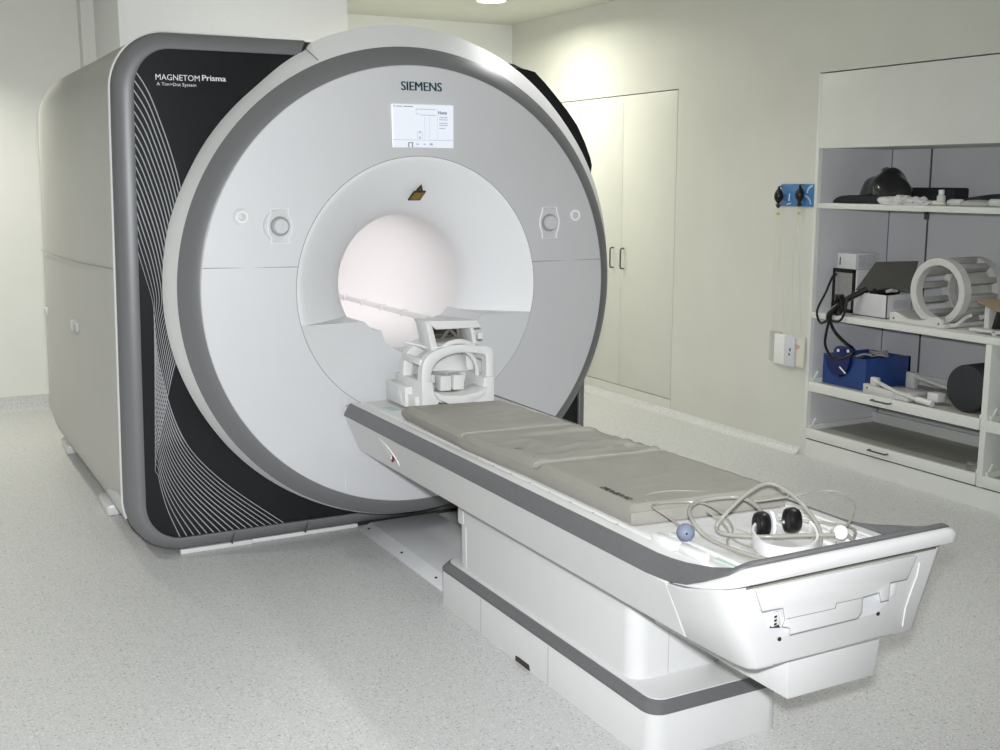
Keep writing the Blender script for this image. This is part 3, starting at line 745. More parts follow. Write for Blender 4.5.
for k in range(1):
    rings = []
    for i in range(9):
        a = R(90*i/8); r = math.cos(a); yy_ = hy1-.10+.085*math.sin(a)
        rings.append([(HM+.125*r*math.cos(R(180*j/18)), yy_, .80+.112*r*math.sin(R(180*j/18))) for j in range(19)])
    dm.loft(rings, closed=False, caps=False)
dm.box(HM-.125, HM+.125, hy1-.10, hy1-.02, .765, .802, .004)
dm.build('rear_dome', hc)
# mirror box, tilted, on top
mb_ = B('coil')
tilt = Matrix.Translation((0, 0, 0))
yb0, yb1 = 4.05, 4.15
mx0, mx1 = 1.838, 2.052
mb_.prism([(mx0-.012, 1.046), (mx1-.004, 1.036), (mx1+.018, 1.006), (mx0+.030, 1.010)], 'y', yb0-.012, yb0+.004, .002)
mb_.prism([(mx0-.010, 1.044), (mx1-.004, 1.036), (mx1-.004, 1.024), (mx0-.008, 1.032)], 'y', yb0, yb1+.02, .003)
mb_.prism([(mx0-.012, 1.044), (mx0+.012, 1.040), (mx0+.042, .925), (mx0+.014, .918)], 'y', yb0-.004, yb1, .003)
mb_.prism([(mx1-.030, 1.020), (mx1-.016, 1.022), (mx1+.002, .938), (mx1-.016, .938)], 'y', yb0, yb1, .003)
mb_.prism([(mx0+.020, .940), (mx1-.008, .944), (mx1-.008, .932), (mx0+.030, .925)], 'y', yb0-.008, yb1, .002)
mb_.tube(spline([(mx0-.055, yb0+.10, .952), (mx0-.02, yb0+.08, .942), (mx0+.03, yb0+.03, .926)], 4), .006, 6)
mbo = mb_.build('mirror_box', hc, smooth=30)
mm = B('mirrordark').box(mx0+.015, mx1-.012, yb1-.012, yb1-.004, .935, 1.03)
mm.build('box_lining', mbo)
m2 = B('mirror').prism([(mx0+.035, .962), (mx1-.045, .962), (mx1-.045, 1.006), (mx0+.035, 1.006)], 'y', yb1-.030, yb1-.026); m2.use('mirrordark').prism([(mx0+.085, .962), (mx0+.10, .962), (mx0+.125, .990), (mx0+.15, .962), (mx0+.165, .962), (mx0+.13, 1.002), (mx0+.118, 1.002)], 'y', yb1-.036, yb1-.031)
m2.build('mirror', mbo)
B('whiteb').box(mx1+.006, mx1+.026, yb0-.006, yb0+.012, .958, .984, .003).build('mirror_knob', mbo)
mbp = B('coil').tube(spline([(HM-.06, hy0+.03, .932), (HM-.03, hy0+.02, .952), (HM+.02, hy0+.02, .956), (HM+.07, hy0+.03, .940)], 5), .011, 8); mbp.build('mirror_mount', hc)

# ------------------------------------------------------------------ squeeze ball, headphones
SHIFT = Vector((.017, .020, -.0075))
sq = thing('squeeze_ball', 'blue grey rubber squeeze ball on the table edge by the white clips', 'squeeze ball', (1.708, 2.205, .694))
bx = B('ball').sphere((1.708, 2.208, .7165), .0235, 24); bx.use('rubber').sphere((1.697, 2.189, .720), .0030, 8)
bx.build('ball', sq)
B('thintube').tube(spline([(1.716, 2.228, .722), (1.712, 2.29, .735), (1.694, 2.330, .7535), (1.726, 2.359, .7505), (1.800, 2.340, .7505), (1.842, 2.300, .7500), (1.853, 2.235, .735), (1.835, 2.176, .715), (1.787, 2.139, .700), (1.756, 2.075, .6965), (1.765, 2.005, .6965), (1.80, 1.95, .697)], 6), .0028, 8).build('air_tube', sq)

hp = thing('headphones', 'white headphones with black ear cups and clear tubing at the foot end', 'headphones', (1.91, 2.05, .69))
def cup(c, nrm, r, flip):
    n_ = Vector(nrm).normalized(); z = Vector((0, 0, 1)); x = n_.cross(z).normalized()
    z = x.cross(n_).normalized()
    def rg(rx, rz, off): return [Vector(c)+n_*off+x*rx*math.cos(2*PI*i/28)+z*rz*math.sin(2*PI*i/28) for i in range(28)]
    a = B('rubber').loft([rg(r*.55, r*.70, .017), rg(r*.62, r*.78, .022), rg(r*.80, r*.92, .021), rg(r*.88, r, .012), rg(r*.88, r, 0), rg(r*.72, r*.85, -.010)])
    for rr0, of in ((.5, .0175),): a.loft([rg(r*.5, r*.62, of), rg(r*.44, r*.55, of-.004)], caps=True)
    return a, rg
for c, s in (((1.868, 2.096, .745), 1), ((1.958, 2.085, .746), 1)):
    a, rg = cup(c, (-.95, .26, .04), .034, s)
    o = a.build('ear_cup', hp)
    if c[0] < 1.9:
        B('whiteb').loft([rg(.036, .038, -.008), rg(.036, .038, -.016), rg(.02, .022, -.020)]).build('cup_back', o)
bnd = B('whiteb')
bp = spline([(1.878, 2.125, .735), (1.832, 2.095, .722), (1.806, 2.045, .716), (1.803, 1.995, .714), (1.835, 1.957, .713), (1.888, 1.953, .713), (1.936, 1.978, .716), (1.968, 2.020, .725), (1.975, 2.045, .735)], 6)
rings = []
for i, p in enumerate(bp):
    d = (bp[min(i+1, len(bp)-1)]-bp[max(0, i-1)]); d.z = 0; d.normalize(); n_ = Vector((-d.y, d.x, 0))
    rings.append([p+n_*.003+Vector((0, 0, -.018)), p+n_*.005, p+n_*.003+Vector((0, 0, .018)), p-n_*.003+Vector((0, 0, .018)), p-n_*.005, p-n_*.003+Vector((0, 0, -.018))])
bnd.loft(rings); bnd.build('headband', hp, smooth=50)
main = [(1.989,1.972,.735),(1.927,2.020,.729),(1.850,2.075,.722),(1.790,2.151,.716),(1.796,2.193,.722),(1.818,2.185,.757),(1.893,2.191,.800),(1.958,2.190,.818),(1.985,2.150,.806),(1.990,2.080,.775),(1.982,2.018,.735),(1.940,1.975,.706),(1.873,1.932,.701),(1.800,1.955,.701),(1.763,2.040,.702),(1.745,2.162,.709),(1.743,2.226,.738),(1.783,2.287,.752),(1.846,2.310,.757),(1.927,2.269,.765),(1.935,2.199,.755),(1.905,2.140,.735),(1.879,2.090,.715)]
B('tube').tube(spline(main, 8), .0055, 12).build('sound_tube', hp, smooth=60)
B('tube').tube(spline([(1.965, 2.25, .752), (2.009,2.232,.757),(2.086,2.206,.765),(2.160,2.202,.768),(2.194,2.162,.768),(2.173,2.093,.758),(2.106,2.033,.745),(2.036,1.993,.735)], 8), .0035, 10).build('signal_tube', hp, smooth=60)
B('tube').tube(spline([(1.99, 1.968, .715), (2.02,1.952,.705),(2.05,1.968,.703),(2.073,2.015,.71),(2.05, 2.05, .715)], 8), .005, 10).build('return_tube', hp, smooth=60)
dsk = B('whiteb'); nd = Vector((-.62, -.76, .15)).normalized()
cxd = Vector((2.020, 1.985, .733)); xx = nd.cross(Vector((0, 0, 1))).normalized(); zz_ = xx.cross(nd)
dsk.loft([[cxd+nd*o_+xx*r_*math.cos(2*PI*i/24)+zz_*r_*math.sin(2*PI*i/24) for i in range(24)] for o_, r_ in ((-.012, .012), (-.008, .0185), (.006, .0185), (.010, .015))])
dsk.build('tube_connector', hp)
B('thintube').tube(spline([(1.80, 2.24, .752), (1.815, 2.19, .73), (1.80, 2.12, .705), (1.83, 2.03, .699), (1.80, 1.97, .699), (1.84, 1.935, .699), (1.92, 1.93, .699)], 6), .0024, 8).build('lead_wire', hp)
lg = B('thintube').tube(spline([(2.03, 2.22, .702), (2.11, 2.14, .702), (2.14, 2.06, .704), (2.07, 1.99, .704)], 5), .004, 8)
lg.build('foot_cable', hp)

SHIFT = None
# ------------------------------------------------------------------ cupboards in the right wall
def cupboard(y0, y1, leaves, label):
    t = thing('wall_cupboard', label, 'cupboard', (WX, (y0+y1)/2, 0))
    b = B('cupb'); b.box(WX+.02, NX, y0, y0+.018, .0, 2.17); b.box(WX+.02, NX, y1-.018, y1, .0, 2.17); b.box(WX+.02, NX, y0, y1, 2.15, 2.17); b.box(WX+.02, NX, y0, y1, .09, .108); b.box(NX-.02, NX, y0, y1, 0, 2.17)
    b.box(WX+.001, WX+.02, y0, y1, .0, .103)
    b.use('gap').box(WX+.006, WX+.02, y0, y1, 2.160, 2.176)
    b.build('carcass', t)
    for (a, c, hy) in leaves:
        d = B('cupb').box(WX, WX+.019, a+.0016, c-.0016, .108, 2.170, .001).build('cupboard_door', t)
        if hy:
            h = B('metal'); x = WX-.030
            h.tube(spline([(WX+.001, hy, .962), (WX-.022, hy, .962), (x, hy, .975), (x, hy, 1.03), (x, hy, 1.09), (WX-.022, hy, 1.104), (WX+.001, hy, 1.104)], 4), .0055, 8)
            h.build('door_handle', d)
cupboard(6.175, 7.390, [(6.175, 6.800, 6.768), (6.800, 7.390, 6.900)], 'pale built-in cupboard with two tall doors and bow handles')
cupboard(7.395, 8.43, [(7.395, 8.0, None), (8.0, 8.43, None)], 'pale built-in cupboard beyond the handles, mostly hidden behind the scanner')

# ------------------------------------------------------------------ open shelving in the right wall
su = thing('shelving_unit', 'built-in open shelving unit with pull-out trays beside the wall plate', 'shelving', (WX, 3.7, 0))
b = B('shelf'); b.box(WX-.004, NX, SY1-.012, SY1+.012, .0, 2.17, .002); b.build('side_panel', su)
b = B('shelf'); b.box(WX-.004, NX, SY0, SY0+.02, .0, 2.17, .002); b.build('side_panel', su)
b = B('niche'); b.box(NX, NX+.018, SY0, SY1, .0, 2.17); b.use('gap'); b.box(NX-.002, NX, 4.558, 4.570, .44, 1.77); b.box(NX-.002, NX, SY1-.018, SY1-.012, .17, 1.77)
b.box(NX-.002, NX, 3.40, 3.412, .44, 1.77); b.build('back_panel', su)
b = B('niche'); b.box(WX+.02, NX, SY1-.0135, SY1-.0118, .11, 1.76); b.build('niche_lining', su)
b = B('shelf'); b.box(WX-.004, WX+.018, SY0+.021, SY1-.013, 1.764, 2.1705, .002); b.build('upper_panel', su)
b = B('shelf'); b.box(WX+.018, NX, SY0+.021, SY1-.013, 1.764, 1.782); b.build('niche_ceiling', su)
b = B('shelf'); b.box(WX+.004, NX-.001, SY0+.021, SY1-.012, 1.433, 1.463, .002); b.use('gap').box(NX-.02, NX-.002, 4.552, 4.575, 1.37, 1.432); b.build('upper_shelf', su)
b = B('shelf'); b.box(WX-.002, NX-.001, SY0+.021, SY1-.012, .812, .846, .002); b.build('middle_shelf', su)
DY = 3.655
b = B('shelf'); b.box(WX+.0, NX-.001, DY-.022, DY+.012, .104, .811, .002); b.build('divider', su)
b = B('shelf'); b.box(WX-.003, WX+.02, SY0+.021, SY1-.013, 0, .1); b.box(WX+.02, NX, SY0+.021, SY1-.013, .08, .1); b.use('gap').box(WX+.004, WX+.02, SY0+.021, SY1-.013, .1, .106); b.build('plinth', su)
def tray(y0, y1, zb, h, hy):
    b = B('shelf'); b.box(WX-.006, WX+.014, y0, y1, zb, zb+h, .002)
    b.box(WX+.014, NX-.03, y0, y0+.014, zb+.012, zb+.075, .002); b.box(WX+.014, NX-.03, y1-.014, y1, zb+.012, zb+.075, .002); b.box(NX-.045, NX-.03, y0, y1, zb+.012, zb+.105, .002)
    for yy_ in (y0, y1-.014): b.prism([(WX+.014, zb+.05), (WX+.034, zb+.05), (WX+.07, zb+.11), (WX+.055, zb+.112)], 'y', yy_+.001, yy_+.013)
    b.use('trayfloor').box(WX+.014, NX-.045, y0+.014, y1-.014, zb+.030, zb+.046)
    t = b.build('pull_out_tray', su)
    if hy:
        x = WX-.030; z = zb+h*.6
        m = B('metal').tube(spline([(WX-.006, hy-.062, z), (x+.004, hy-.062, z), (x, hy-.050, z), (x, hy, z), (x, hy+.050, z), (x+.004, hy+.062, z), (WX-.006, hy+.062, z)], 4), .005, 8)
        m.build('tray_handle', t)
TY0, TY1 = DY+.016, SY1-.016
tray(TY0, TY1, .386, .056, 4.29)
tray(TY0, TY1, .108, .058, 4.29)
tray(SY0+.024, DY-.026, .386, .056, 3.10); tray(SY0+.024, DY-.026, .108, .058, 3.10)

# ---- on the upper shelf
Z1s = 1.4645
o = B('foam').prism([(4.972, Z1s), (4.955, 1.482), (4.92, 1.496), (4.86, 1.506), (4.80, 1.508), (4.40, 1.508), (4.38, 1.50), (4.38, Z1s)][::-1], 'x', 4.76, 5.06, .006)
o = B('foam').prism([(4.845, Z1s), (4.842, 1.474), (4.82, 1.492), (4.78, 1.503), (4.72, 1.508), (4.40, 1.508), (4.385, 1.50), (4.385, Z1s)], 'x', 4.72, 4.96, .006)
tag(o.build('foam_pad', off=(4.84, 4.6, Z1s)), 'flat black foam pad with a tapered end under the bagged bundle', 'foam pad')
bg = thing('plastic_bag', 'dark bulging plastic bag lying on the black foam pad', 'bag', (4.90, 4.63, 1.509))
def lump(amp, sc, sd):
    return lambda p: Vector((p.x, p.y, max(p.z, -.001)))*(1+amp*noise.noise(p*sc+Vector((sd, 0, 0))))
q = B('baglook').sphere((4.87, 4.585, 1.5095), 1, 36, (.12, .155, .140), lump(.30, 8, 11)); q.build('bag_body', bg)
B('bagtop').sphere((4.87, 4.60, 1.640), 1, 14, (.022, .030, .018), lump(.5, 40, 5)).build('bag_knot', bg)
fb = B('foam').box(4.98, 5.10, 4.225, 4.54, Z1s, 1.550, .012, 3); tag(fb.build('foam_block', off=(5.04, 4.34, Z1s)), 'black foam block behind the white cloth on the upper shelf', 'foam block')
ck = B('cloth').sphere((4.685, 4.315, Z1s), 1, 40, (.055, .105, .043), lump(.75, 26, 8)); ck.sphere((4.685, 4.165, Z1s), 1, 40, (.05, .085, .034), lump(.95, 34, 15))
tag(ck.build('crumpled_cloth', off=(4.69, 4.26, Z1s)), 'crumpled white cloth at the front of the upper shelf', 'cloth')
bt = thing('bottle', 'small translucent bottle standing beside the white cloth', 'bottle', (4.68, 4.048, Z1s))
B('bottle').ring([(4.68, 4.048, .001, Z1s), (4.68, 4.048, .020, Z1s), (4.68, 4.048, .021, Z1s+.005), (4.68, 4.048, .021, Z1s+.045), (4.68, 4.048, .012, Z1s+.056), (4.68, 4.048, .011, Z1s+.06)], 'z', 20).build('body', bt)
B('whiteb').ring([(4.68, 4.048, .014, Z1s+.056), (4.68, 4.048, .014, Z1s+.078), (4.68, 4.048, .001, Z1s+.080)], 'z', 20).build('cap', bt)
sc2 = B('cream').tube([(4.66, 4.075, Z1s+.013), (4.66, 4.045, Z1s+.012), (4.66, 4.01, Z1s+.0115)], [.012, .012, .006], 12); tag(sc2.build('adapter_plug', off=(4.66, 4.04, Z1s)), 'tiny cream plug lying in front of the small bottle', 'plug')
lp_ = thing('loop_coil', 'round grey flat coil with white ends in front of the long foam mat', 'coil', (4.72, 3.83, Z1s))
B('kneegrey').ring([(4.72, 3.85, .085, Z1s), (4.72, 3.85, .090, Z1s+.008), (4.72, 3.85, .085, Z1s+.024), (4.72, 3.85, .060, Z1s+.026), (4.72, 3.85, .055, Z1s+.030), (4.72, 3.85, .001, Z1s+.032)], 'z', 36).build('disc', lp_)
B('kneewhite').tube([(4.70, 4.02, Z1s+.016), (4.70, 4.0, Z1s+.017), (4.70, 3.935, Z1s+.017), (4.70, 3.925, Z1s+.015)], [.012, .0165, .0165, .010], 14).build('end_sleeve', lp_)
B('kneewhite').tube([(4.70, 3.775, Z1s+.015), (4.70, 3.765, Z1s+.019), (4.70, 3.67, Z1s+.019), (4.70, 3.66, Z1s+.014)], [.010, .0185, .0185, .012], 14).build('end_sleeve', lp_)
mtp = B('foam').prism([(4.16, Z1s), (4.17, 1.492), (4.10, 1.500), (3.95, 1.520), (3.7, 1.535), (3.3, 1.535), (3.3, Z1s)], 'x', 4.92, 5.12, .005)
tag(mtp.build('foam_mat', off=(5.02, 3.7, Z1s)), 'long dark grey foam mat behind the round coil, behind bottle and plug', 'foam mat')

# ---- on the middle shelf
Z2s = .8475
dv = thing('control_box', 'upright white device with a black framed front under the small carton', 'device', (4.82, 4.76, Z2s))
B('carton').box(4.752, 4.95, 4.655, 4.835, Z2s, 1.095, .004).build('housing', dv)
k = B('cable'); k.box(4.742, 4.754, 4.665, 4.835, Z2s+.002, Z2s+.022, .003); k.box(4.742, 4.754, 4.665, 4.835, 1.073, 1.095, .003); k.box(4.742, 4.754, 4.665, 4.684, Z2s+.002, 1.095, .003); k.box(4.742, 4.754, 4.816, 4.835, Z2s+.002, 1.095, .003); k.build('front_bezel', dv)
B('panelglass').box(4.747, 4.753, 4.684, 4.816, Z2s+.022, 1.073).build('front_panel', dv)
ct = B('carton').box(4.74, 4.92, 4.66, 4.80, 1.0965, 1.183, .002); ct.use('cartonside').box(4.76, 4.90, 4.6585, 4.661, 1.105, 1.175); ct.use('cable').box(4.7385, 4.741, 4.775, 4.782, 1.115, 1.16)
ct.use('carton').box(4.76, 4.94, 4.50, 4.656, 1.0975, 1.155, .002) if False else None
tag(ct.build('small_carton', off=(4.83, 4.73, 1.096)), 'small white carton lying on top of the black framed device', 'box')
ob = thing('open_box', 'open white carton full of black cables with its dark lid raised', 'box', (4.80, 4.51, Z2s))
q = B('carton'); y0, y1, x0, x1, zt = 4.395, 4.64, 4.715, 4.905, .975
q.box(x0, x0+.006, y0, y1, Z2s, zt, .001); q.box(x1-.006, x1, y0, y1, Z2s, zt, .001); q.box(x0, x1, y0, y0+.006, Z2s, zt, .001); q.box(x0, x1, y1-.006, y1, Z2s, zt, .001); q.box(x0, x1, y0, y1, Z2s, Z2s+.005)
q.use('cartonside').box(x0+.05, x1-.03, y0-.001, y0+.002, .90, .945)
q.build('box_tray', ob)
LQ = [(4.722, 4.636, .984), (4.80, 4.569, 1.143), (4.95, 4.41, 1.153), (4.895, 4.40, .984)]
lidp = B('lid'); lidp.loft([[Vector(p)+Vector((d, d*.5, 0)) for p in LQ] for d in (0, .006)])
lidp.build('box_lid', ob)
cabs = B('cable')
rnd = random.Random(3)
for k in range(7):
    cx, cy = 4.81+rnd.uniform(-.03, .03), 4.52+rnd.uniform(-.03, .03); rx, ry = rnd.uniform(.03, .055), rnd.uniform(.05, .08)
    cabs.tube(spline([(cx+rx*math.cos(a), cy+ry*math.sin(a), .955+.006*k+.010*math.sin(a*2+k)) for a in [2*PI*i/10 for i in range(10)]], 4, True), .008, 7, closed=True)
tag(cabs.build('cable_coil', off=(4.81, 4.52, .95)), 'coiled black cable filling the open carton', 'cable')
pg = B('kneegrey').tube([(4.74, 4.43, .992), (4.76, 4.41, 1.0), (4.80, 4.405, .995)], [.008, .010, .007], 8); tag(pg.build('cable_plug', off=(4.76, 4.42, .985)), 'grey plug poking out of the open carton', 'plug')
hb = B('cable')
hb.tube(spline([(4.735, 4.56, .995), (4.700, 4.585, .972), (4.660, 4.615, .945), (4.625, 4.66, .90), (4.598, 4.695, .85), (4.594, 4.693, .815)], 6), .017, 8)
hb.tube(spline([(4.738, 4.80, 1.06), (4.70, 4.79, 1.05), (4.62, 4.755, .97), (4.594, 4.79, .86), (4.594, 4.76, .795), (4.596, 4.70, .815), (4.598, 4.62, .82), (4.60, 4.585, .87), (4.63, 4.60, .95)], 6), .0065, 8)
hb.tube(spline([(4.596, 4.693, .82), (4.590, 4.708, .74), (4.588, 4.706, .67), (4.59, 4.65, .607), (4.60, 4.58, .612), (4.635, 4.545, .645), (4.662, 4.56, .655)], 6), .0075, 8)
hb.tube(spline([(4.596, 4.690, .82), (4.596, 4.65, .76), (4.62, 4.585, .70), (4.662, 4.575, .672)], 6), .0085, 8)
for k in range(4): hb.tube(spline([(4.612+.007*k, 4.66+.035*math.cos(a+k), .905+.055*math.sin(a)) for a in [2*PI*i/8 for i in range(8)]], 4, True), .006, 6, closed=True)
tag(hb.build('cable_bundle', off=(4.60, 4.69, .85)), 'black cable bundle hanging over the edge of the middle shelf', 'cable')
# knee coil
kc = thing('knee_coil', 'white birdcage knee coil of two rings with bars on a cradle', 'coil', (4.82, 4.12, Z2s))
KY, KZ = 4.085, 1.022
for (xa, xb, nm) in ((4.735, 4.79, 'front_ring'), (4.98, 5.04, 'rear_ring')):
    B('kneewhite').ring([(KY, KZ, .164, xa+.006), (KY, KZ, .171, xa+.001), (KY, KZ, .171, xa), (KY, KZ, .173, xa+.002), (KY, KZ, .1735, xa+.006), (KY, KZ, .1735, xb-.004), (KY, KZ, .170, xb), (KY, KZ, .140, xb), (KY, KZ, .136, xb-.004), (KY, KZ, .136, xa+.004), (KY, KZ, .139, xa), (KY, KZ, .165, xa), (KY, KZ, .164, xa+.006)][3:12]+[(KY, KZ, .173, xa+.001)], 'x', 64).build(nm, kc)
for k in range(12):
    a = 2*PI*k/12+.13
    mtx = Matrix.Translation((0, KY, KZ)) @ Matrix.Rotation(a, 4, 'X')
    B('kneegrey').box(4.785, 4.985, -.016, .016, .140, .174, .004, mtx=mtx).build('coil_bar', kc)
B('kneegrey').ring([(KY, KZ, .132, 5.03), (KY, KZ, .132, 5.036), (KY, KZ, .001, 5.036)], 'x', 48).build('rear_disc', kc)
cr = B('kneewhite').prism([(3.975, Z2s), (4.325, Z2s), (4.325, .893), (4.285, .902), (4.245, .888), (4.20, .872), (4.15, .870), (4.10, .876), (4.05, .893), (4.02, .902), (3.985, .892), (3.975, .880)], 'x', 4.665, 4.685, .002)
cr.use('gap')
for y, z in ((4.295, .868), (4.0, .868)): cr.ring([(y, z, .006, 4.666), (y, z, .006, 4.664), (y, z, .0005, 4.664)], 'x', 12)
cr.build('cradle_front', kc)
cb2 = B('kneegrey').loft([[(x, y, .876+.35*(y-4.165)**2*(4)-.004) for y in [4.02+.29*i/12 for i in range(13)]]+[(x, y, Z2s+.005) for y in (4.31, 4.02)] for x in (4.685, 4.74, 4.9)])
cb2.build('cradle_pad', kc)
B('kneewhite').box(4.67, 5.02, 3.965, 4.0, Z2s, .868, .004).build('cradle_rail', kc)
B('kneewhite').tube(spline([(4.70, 3.955, .862), (4.72, 3.93, .870), (4.78, 3.925, .905), (4.80, 3.91, .915)], 5), .010, 8).build('latch', kc)
# second coil at the frame edge
c2 = thing('joint_coil', 'grey and white coil with a tan flap beside the birdcage knee coil', 'coil', (4.78, 3.66, Z2s))
B('kneegrey').prism([(3.775, Z2s), (3.775, .985), (3.70, 1.06), (3.62, 1.12), (3.45, 1.16), (3.35, 1.10), (3.35, Z2s)], 'x', 4.80, 4.98, .010).build('coil_shell', c2)
B('kneewhite').tube(spline([(4.80, 3.72, .99), (4.79, 3.69, 1.06), (4.79, 3.64, 1.12), (4.80, 3.55, 1.15)], 5), .022, 10).build('coil_rim', c2)
B('kneewhite').box(4.72, 4.80, 3.745, 3.775, Z2s, 1.0, .006).build('side_wall', c2)
B('cable').prism([(3.735, .862), (3.70, .99), (3.60, 1.03), (3.60, .90)], 'x', 4.725, 4.74, .003).build('dark_strap', c2)
B('tan').loft([spline([(4.690, 3.795, 1.000+s), (4.685, 3.74, .982+s), (4.685, 3.68, .965+s), (4.69, 3.60, .96+s)], 4)+[Vector((x, y, z+s)) for x, y, z in ((4.79, 3.60, 1.01), (4.79, 3.70, 1.010), (4.77, 3.76, 1.008))] for s in (0, .006)]).build('tan_flap', c2)
B('kneewhite').box(4.665, 4.72, 3.45, 3.815, .858, .872, .004).build('front_bar', c2)
B('kneewhite').box(4.665, 4.69, 3.66, 3.68, Z2s, .872, .003).build('bar_foot', c2)

# ---- in the upper tray
Z3s = .4335
bb = thing('blue_holder', 'navy blue plastic holder with a rounded notch in the upper tray', 'holder', (4.88, 4.66, Z3s))
ya, yb_ = 4.505, 4.832
q = B('navy')
nc = [(yb_, .603)]+[(4.700+.095*math.cos(R(a)), .603-.118*math.sin(R(a))) for a in range(0, 181, 10)]+[(ya, .607)]
q.loft([[(4.70, y, z), (4.73, y, z), (4.73, y, Z3s), (4.70, y, Z3s)] for y, z in nc])
q.box(4.73, 5.05, ya, ya+.02, Z3s, .607, .003); q.box(4.73, 5.05, yb_-.02, yb_, Z3s, .603, .003); q.box(5.03, 5.05, ya, yb_, Z3s, .603, .003); q.box(4.72, 5.04, ya+.01, yb_-.01, Z3s, Z3s+.02)
q.build('holder_body', bb)
bi = thing('coil_insert', 'dark blue curved insert with cable resting in the blue holder', 'insert', (4.72, 4.72, .49))
q = B('navydark')
ir = [(.092*math.cos(R(a)), .106*math.sin(R(a))) for a in range(0, 181, 10)]
q.loft([[(4.676, 4.700+u, .600-v_), (4.80, 4.700+u, .600-v_), (4.80, 4.700+u, .602), (4.676, 4.700+u, .602)] for u, v_ in ir])
q.build('insert_cradle', bi)
q = B('navydark').prism([(4.735, .600), (4.605, .600), (4.580, .650), (4.592, .668), (4.705, .664), (4.728, .645)], 'x', 4.672, 4.70, .006)
iw = q.build('insert_wing', bi)
for y, z in ((4.690, .640), (4.615, .646)): B('led').ring([(y, z, .0095, 4.674), (y, z, .0095, 4.670), (y, z, .0005, 4.670)], 'x', 12).build('white_stud', iw)
B('led').prism([(4.680, .545), (4.675, .551), (4.628, .519), (4.633, .513)], 'x', 4.6735, 4.678).build('insert_label', bi)
cc2 = B('kneegrey')
for k in range(4): cc2.tube(spline([(4.86+.045*math.cos(a), 4.56+.05*math.sin(a)+.004*k, .615+.006*k+.008*math.sin(2*a+k)) for a in [2*PI*i/8 for i in range(8)]], 4, True), .004, 6, closed=True)
cc2.tube(spline([(4.78, 4.66, .60), (4.80, 4.62, .618), (4.82, 4.58, .615)], 4), .007, 6)
for (x, y) in ((4.86, 4.52),): cc2.box(4.80, 4.92, 4.518, 4.60, .45, .612) if False else None
tag(cc2.build('grey_cable', off=(4.86, 4.56, .61)), 'loop of grey cable lying on the blue holder', 'cable')
wp = thing('flat_coil', 'white plastic flat coil with two arms in the upper tray', 'coil', (4.75, 4.28, Z3s))
q = B('kneewhite'); q.prism([(4.475, Z3s), (4.475, .487), (4.36, .476), (4.25, .470), (4.25, Z3s)], 'x', 4.655, 4.69, .003); q.box(4.69, 4.95, 4.25, 4.46, Z3s, .452, .004); q.build('base_plate', wp)
q = B('kneewhite'); q.box(4.69, 4.72, 4.41, 4.46, .47, .522, .006); q.tube([(4.70, 4.44, .505), (4.66, 4.24, .475), (4.665, 4.07, .452)], .011, 8); q.build('hinged_arm', wp)
q = B('kneewhite'); q.box(4.92, 4.96, 4.36, 4.42, .45, .540, .006); q.tube([(4.93, 4.38, .525), (4.92, 4.2, .50), (4.92, 4.05, .485)], .012, 8); q.build('hinged_arm', wp)
q = B('whiteb'); q.box(4.66, 4.74, 4.16, 4.28, Z3s, .475, .008); q.tube([(4.66, 4.10, .460), (4.66, 4.0, .452)], .017, 10); q.box(4.72, 4.78, 4.02, 4.09, .45, .495, .005); q.build('end_block', wp)
B('gap').ring([(4.445, .467, .006, 4.656), (4.445, .467, .006, 4.654), (4.445, .467, .0004, 4.654)], 'x', 12).build('screw_hole', wp)
rf = thing('foam_roll', 'large charcoal foam roll lying in the upper tray against the divider', 'foam roll', (4.9, 3.86, Z3s))
RY, RZ, RR = 3.845, Z3s+.121, .121
B('rollfoam').ring([(RY, RZ, .001, 4.712), (RY, RZ, RR-.012, 4.710), (RY, RZ, RR-.003, 4.714), (RY, RZ, RR, 4.722), (RY, RZ, RR, 5.12), (RY, RZ, RR-.01, 5.13), (RY, RZ, .001, 5.13)], 'x', 48).build('roll_body', rf)
o = B('foam').box(4.68, 4.95, 3.36, 3.555, Z3s, .56, .02, 3); tag(o.build('black_cushion', off=(4.8, 3.46, Z3s)), 'black cushion in the tray beyond the divider from the foam roll', 'cushion')
# ---- in the lower tray
o = B('clear').sphere((4.72, 3.745, .156), 1, 24, (.05, .05, .045), lump(.7, 30, 2)); tag(o.build('crumpled_film', off=(4.72, 3.745, .155)), 'crumpled clear plastic film in the lower tray by the divider', 'plastic film')

# ------------------------------------------------------------------ wall plate with hanging bulbs
wp_ = thing('blue_wall_plate', 'blue rectangular plate with pale arcs on the wall beside the shelving', 'wall plate', (WX-.004, 5.01, 1.44))
q = B('blueplate'); q.box(WX-.008, WX-.0005, 4.876, 5.146, 1.440, 1.568, .003)
q.use('paleblue')
def pl_arc(cy, cz, r, a0, a1, w_):
    P0 = [(WX-.0088, cy+(r-w_)*math.cos(R(a0+(a1-a0)*i/14)), cz+(r-w_)*math.sin(R(a0+(a1-a0)*i/14))) for i in range(15)]
    P1 = [(WX-.0088, cy+(r+w_)*math.cos(R(a0+(a1-a0)*i/14)), cz+(r+w_)*math.sin(R(a0+(a1-a0)*i/14))) for i in range(15)]
    q.loft([P0, P1], closed=False, caps=False)
pl_arc(4.882, 1.512, .046, 5, 88, .006); pl_arc(4.950, 1.446, .056, 92, 172, .006)
q.use('led').prism([(5.070, 1.47), (5.078, 1.47), (5.074, 1.513), (5.068, 1.513)], 'x', WX-.0095, WX-.008); q.prism([(5.055, 1.455), (5.095, 1.449), (5.094, 1.453), (5.055, 1.460)], 'x', WX-.0095, WX-.008)
q.build('plate', wp_)
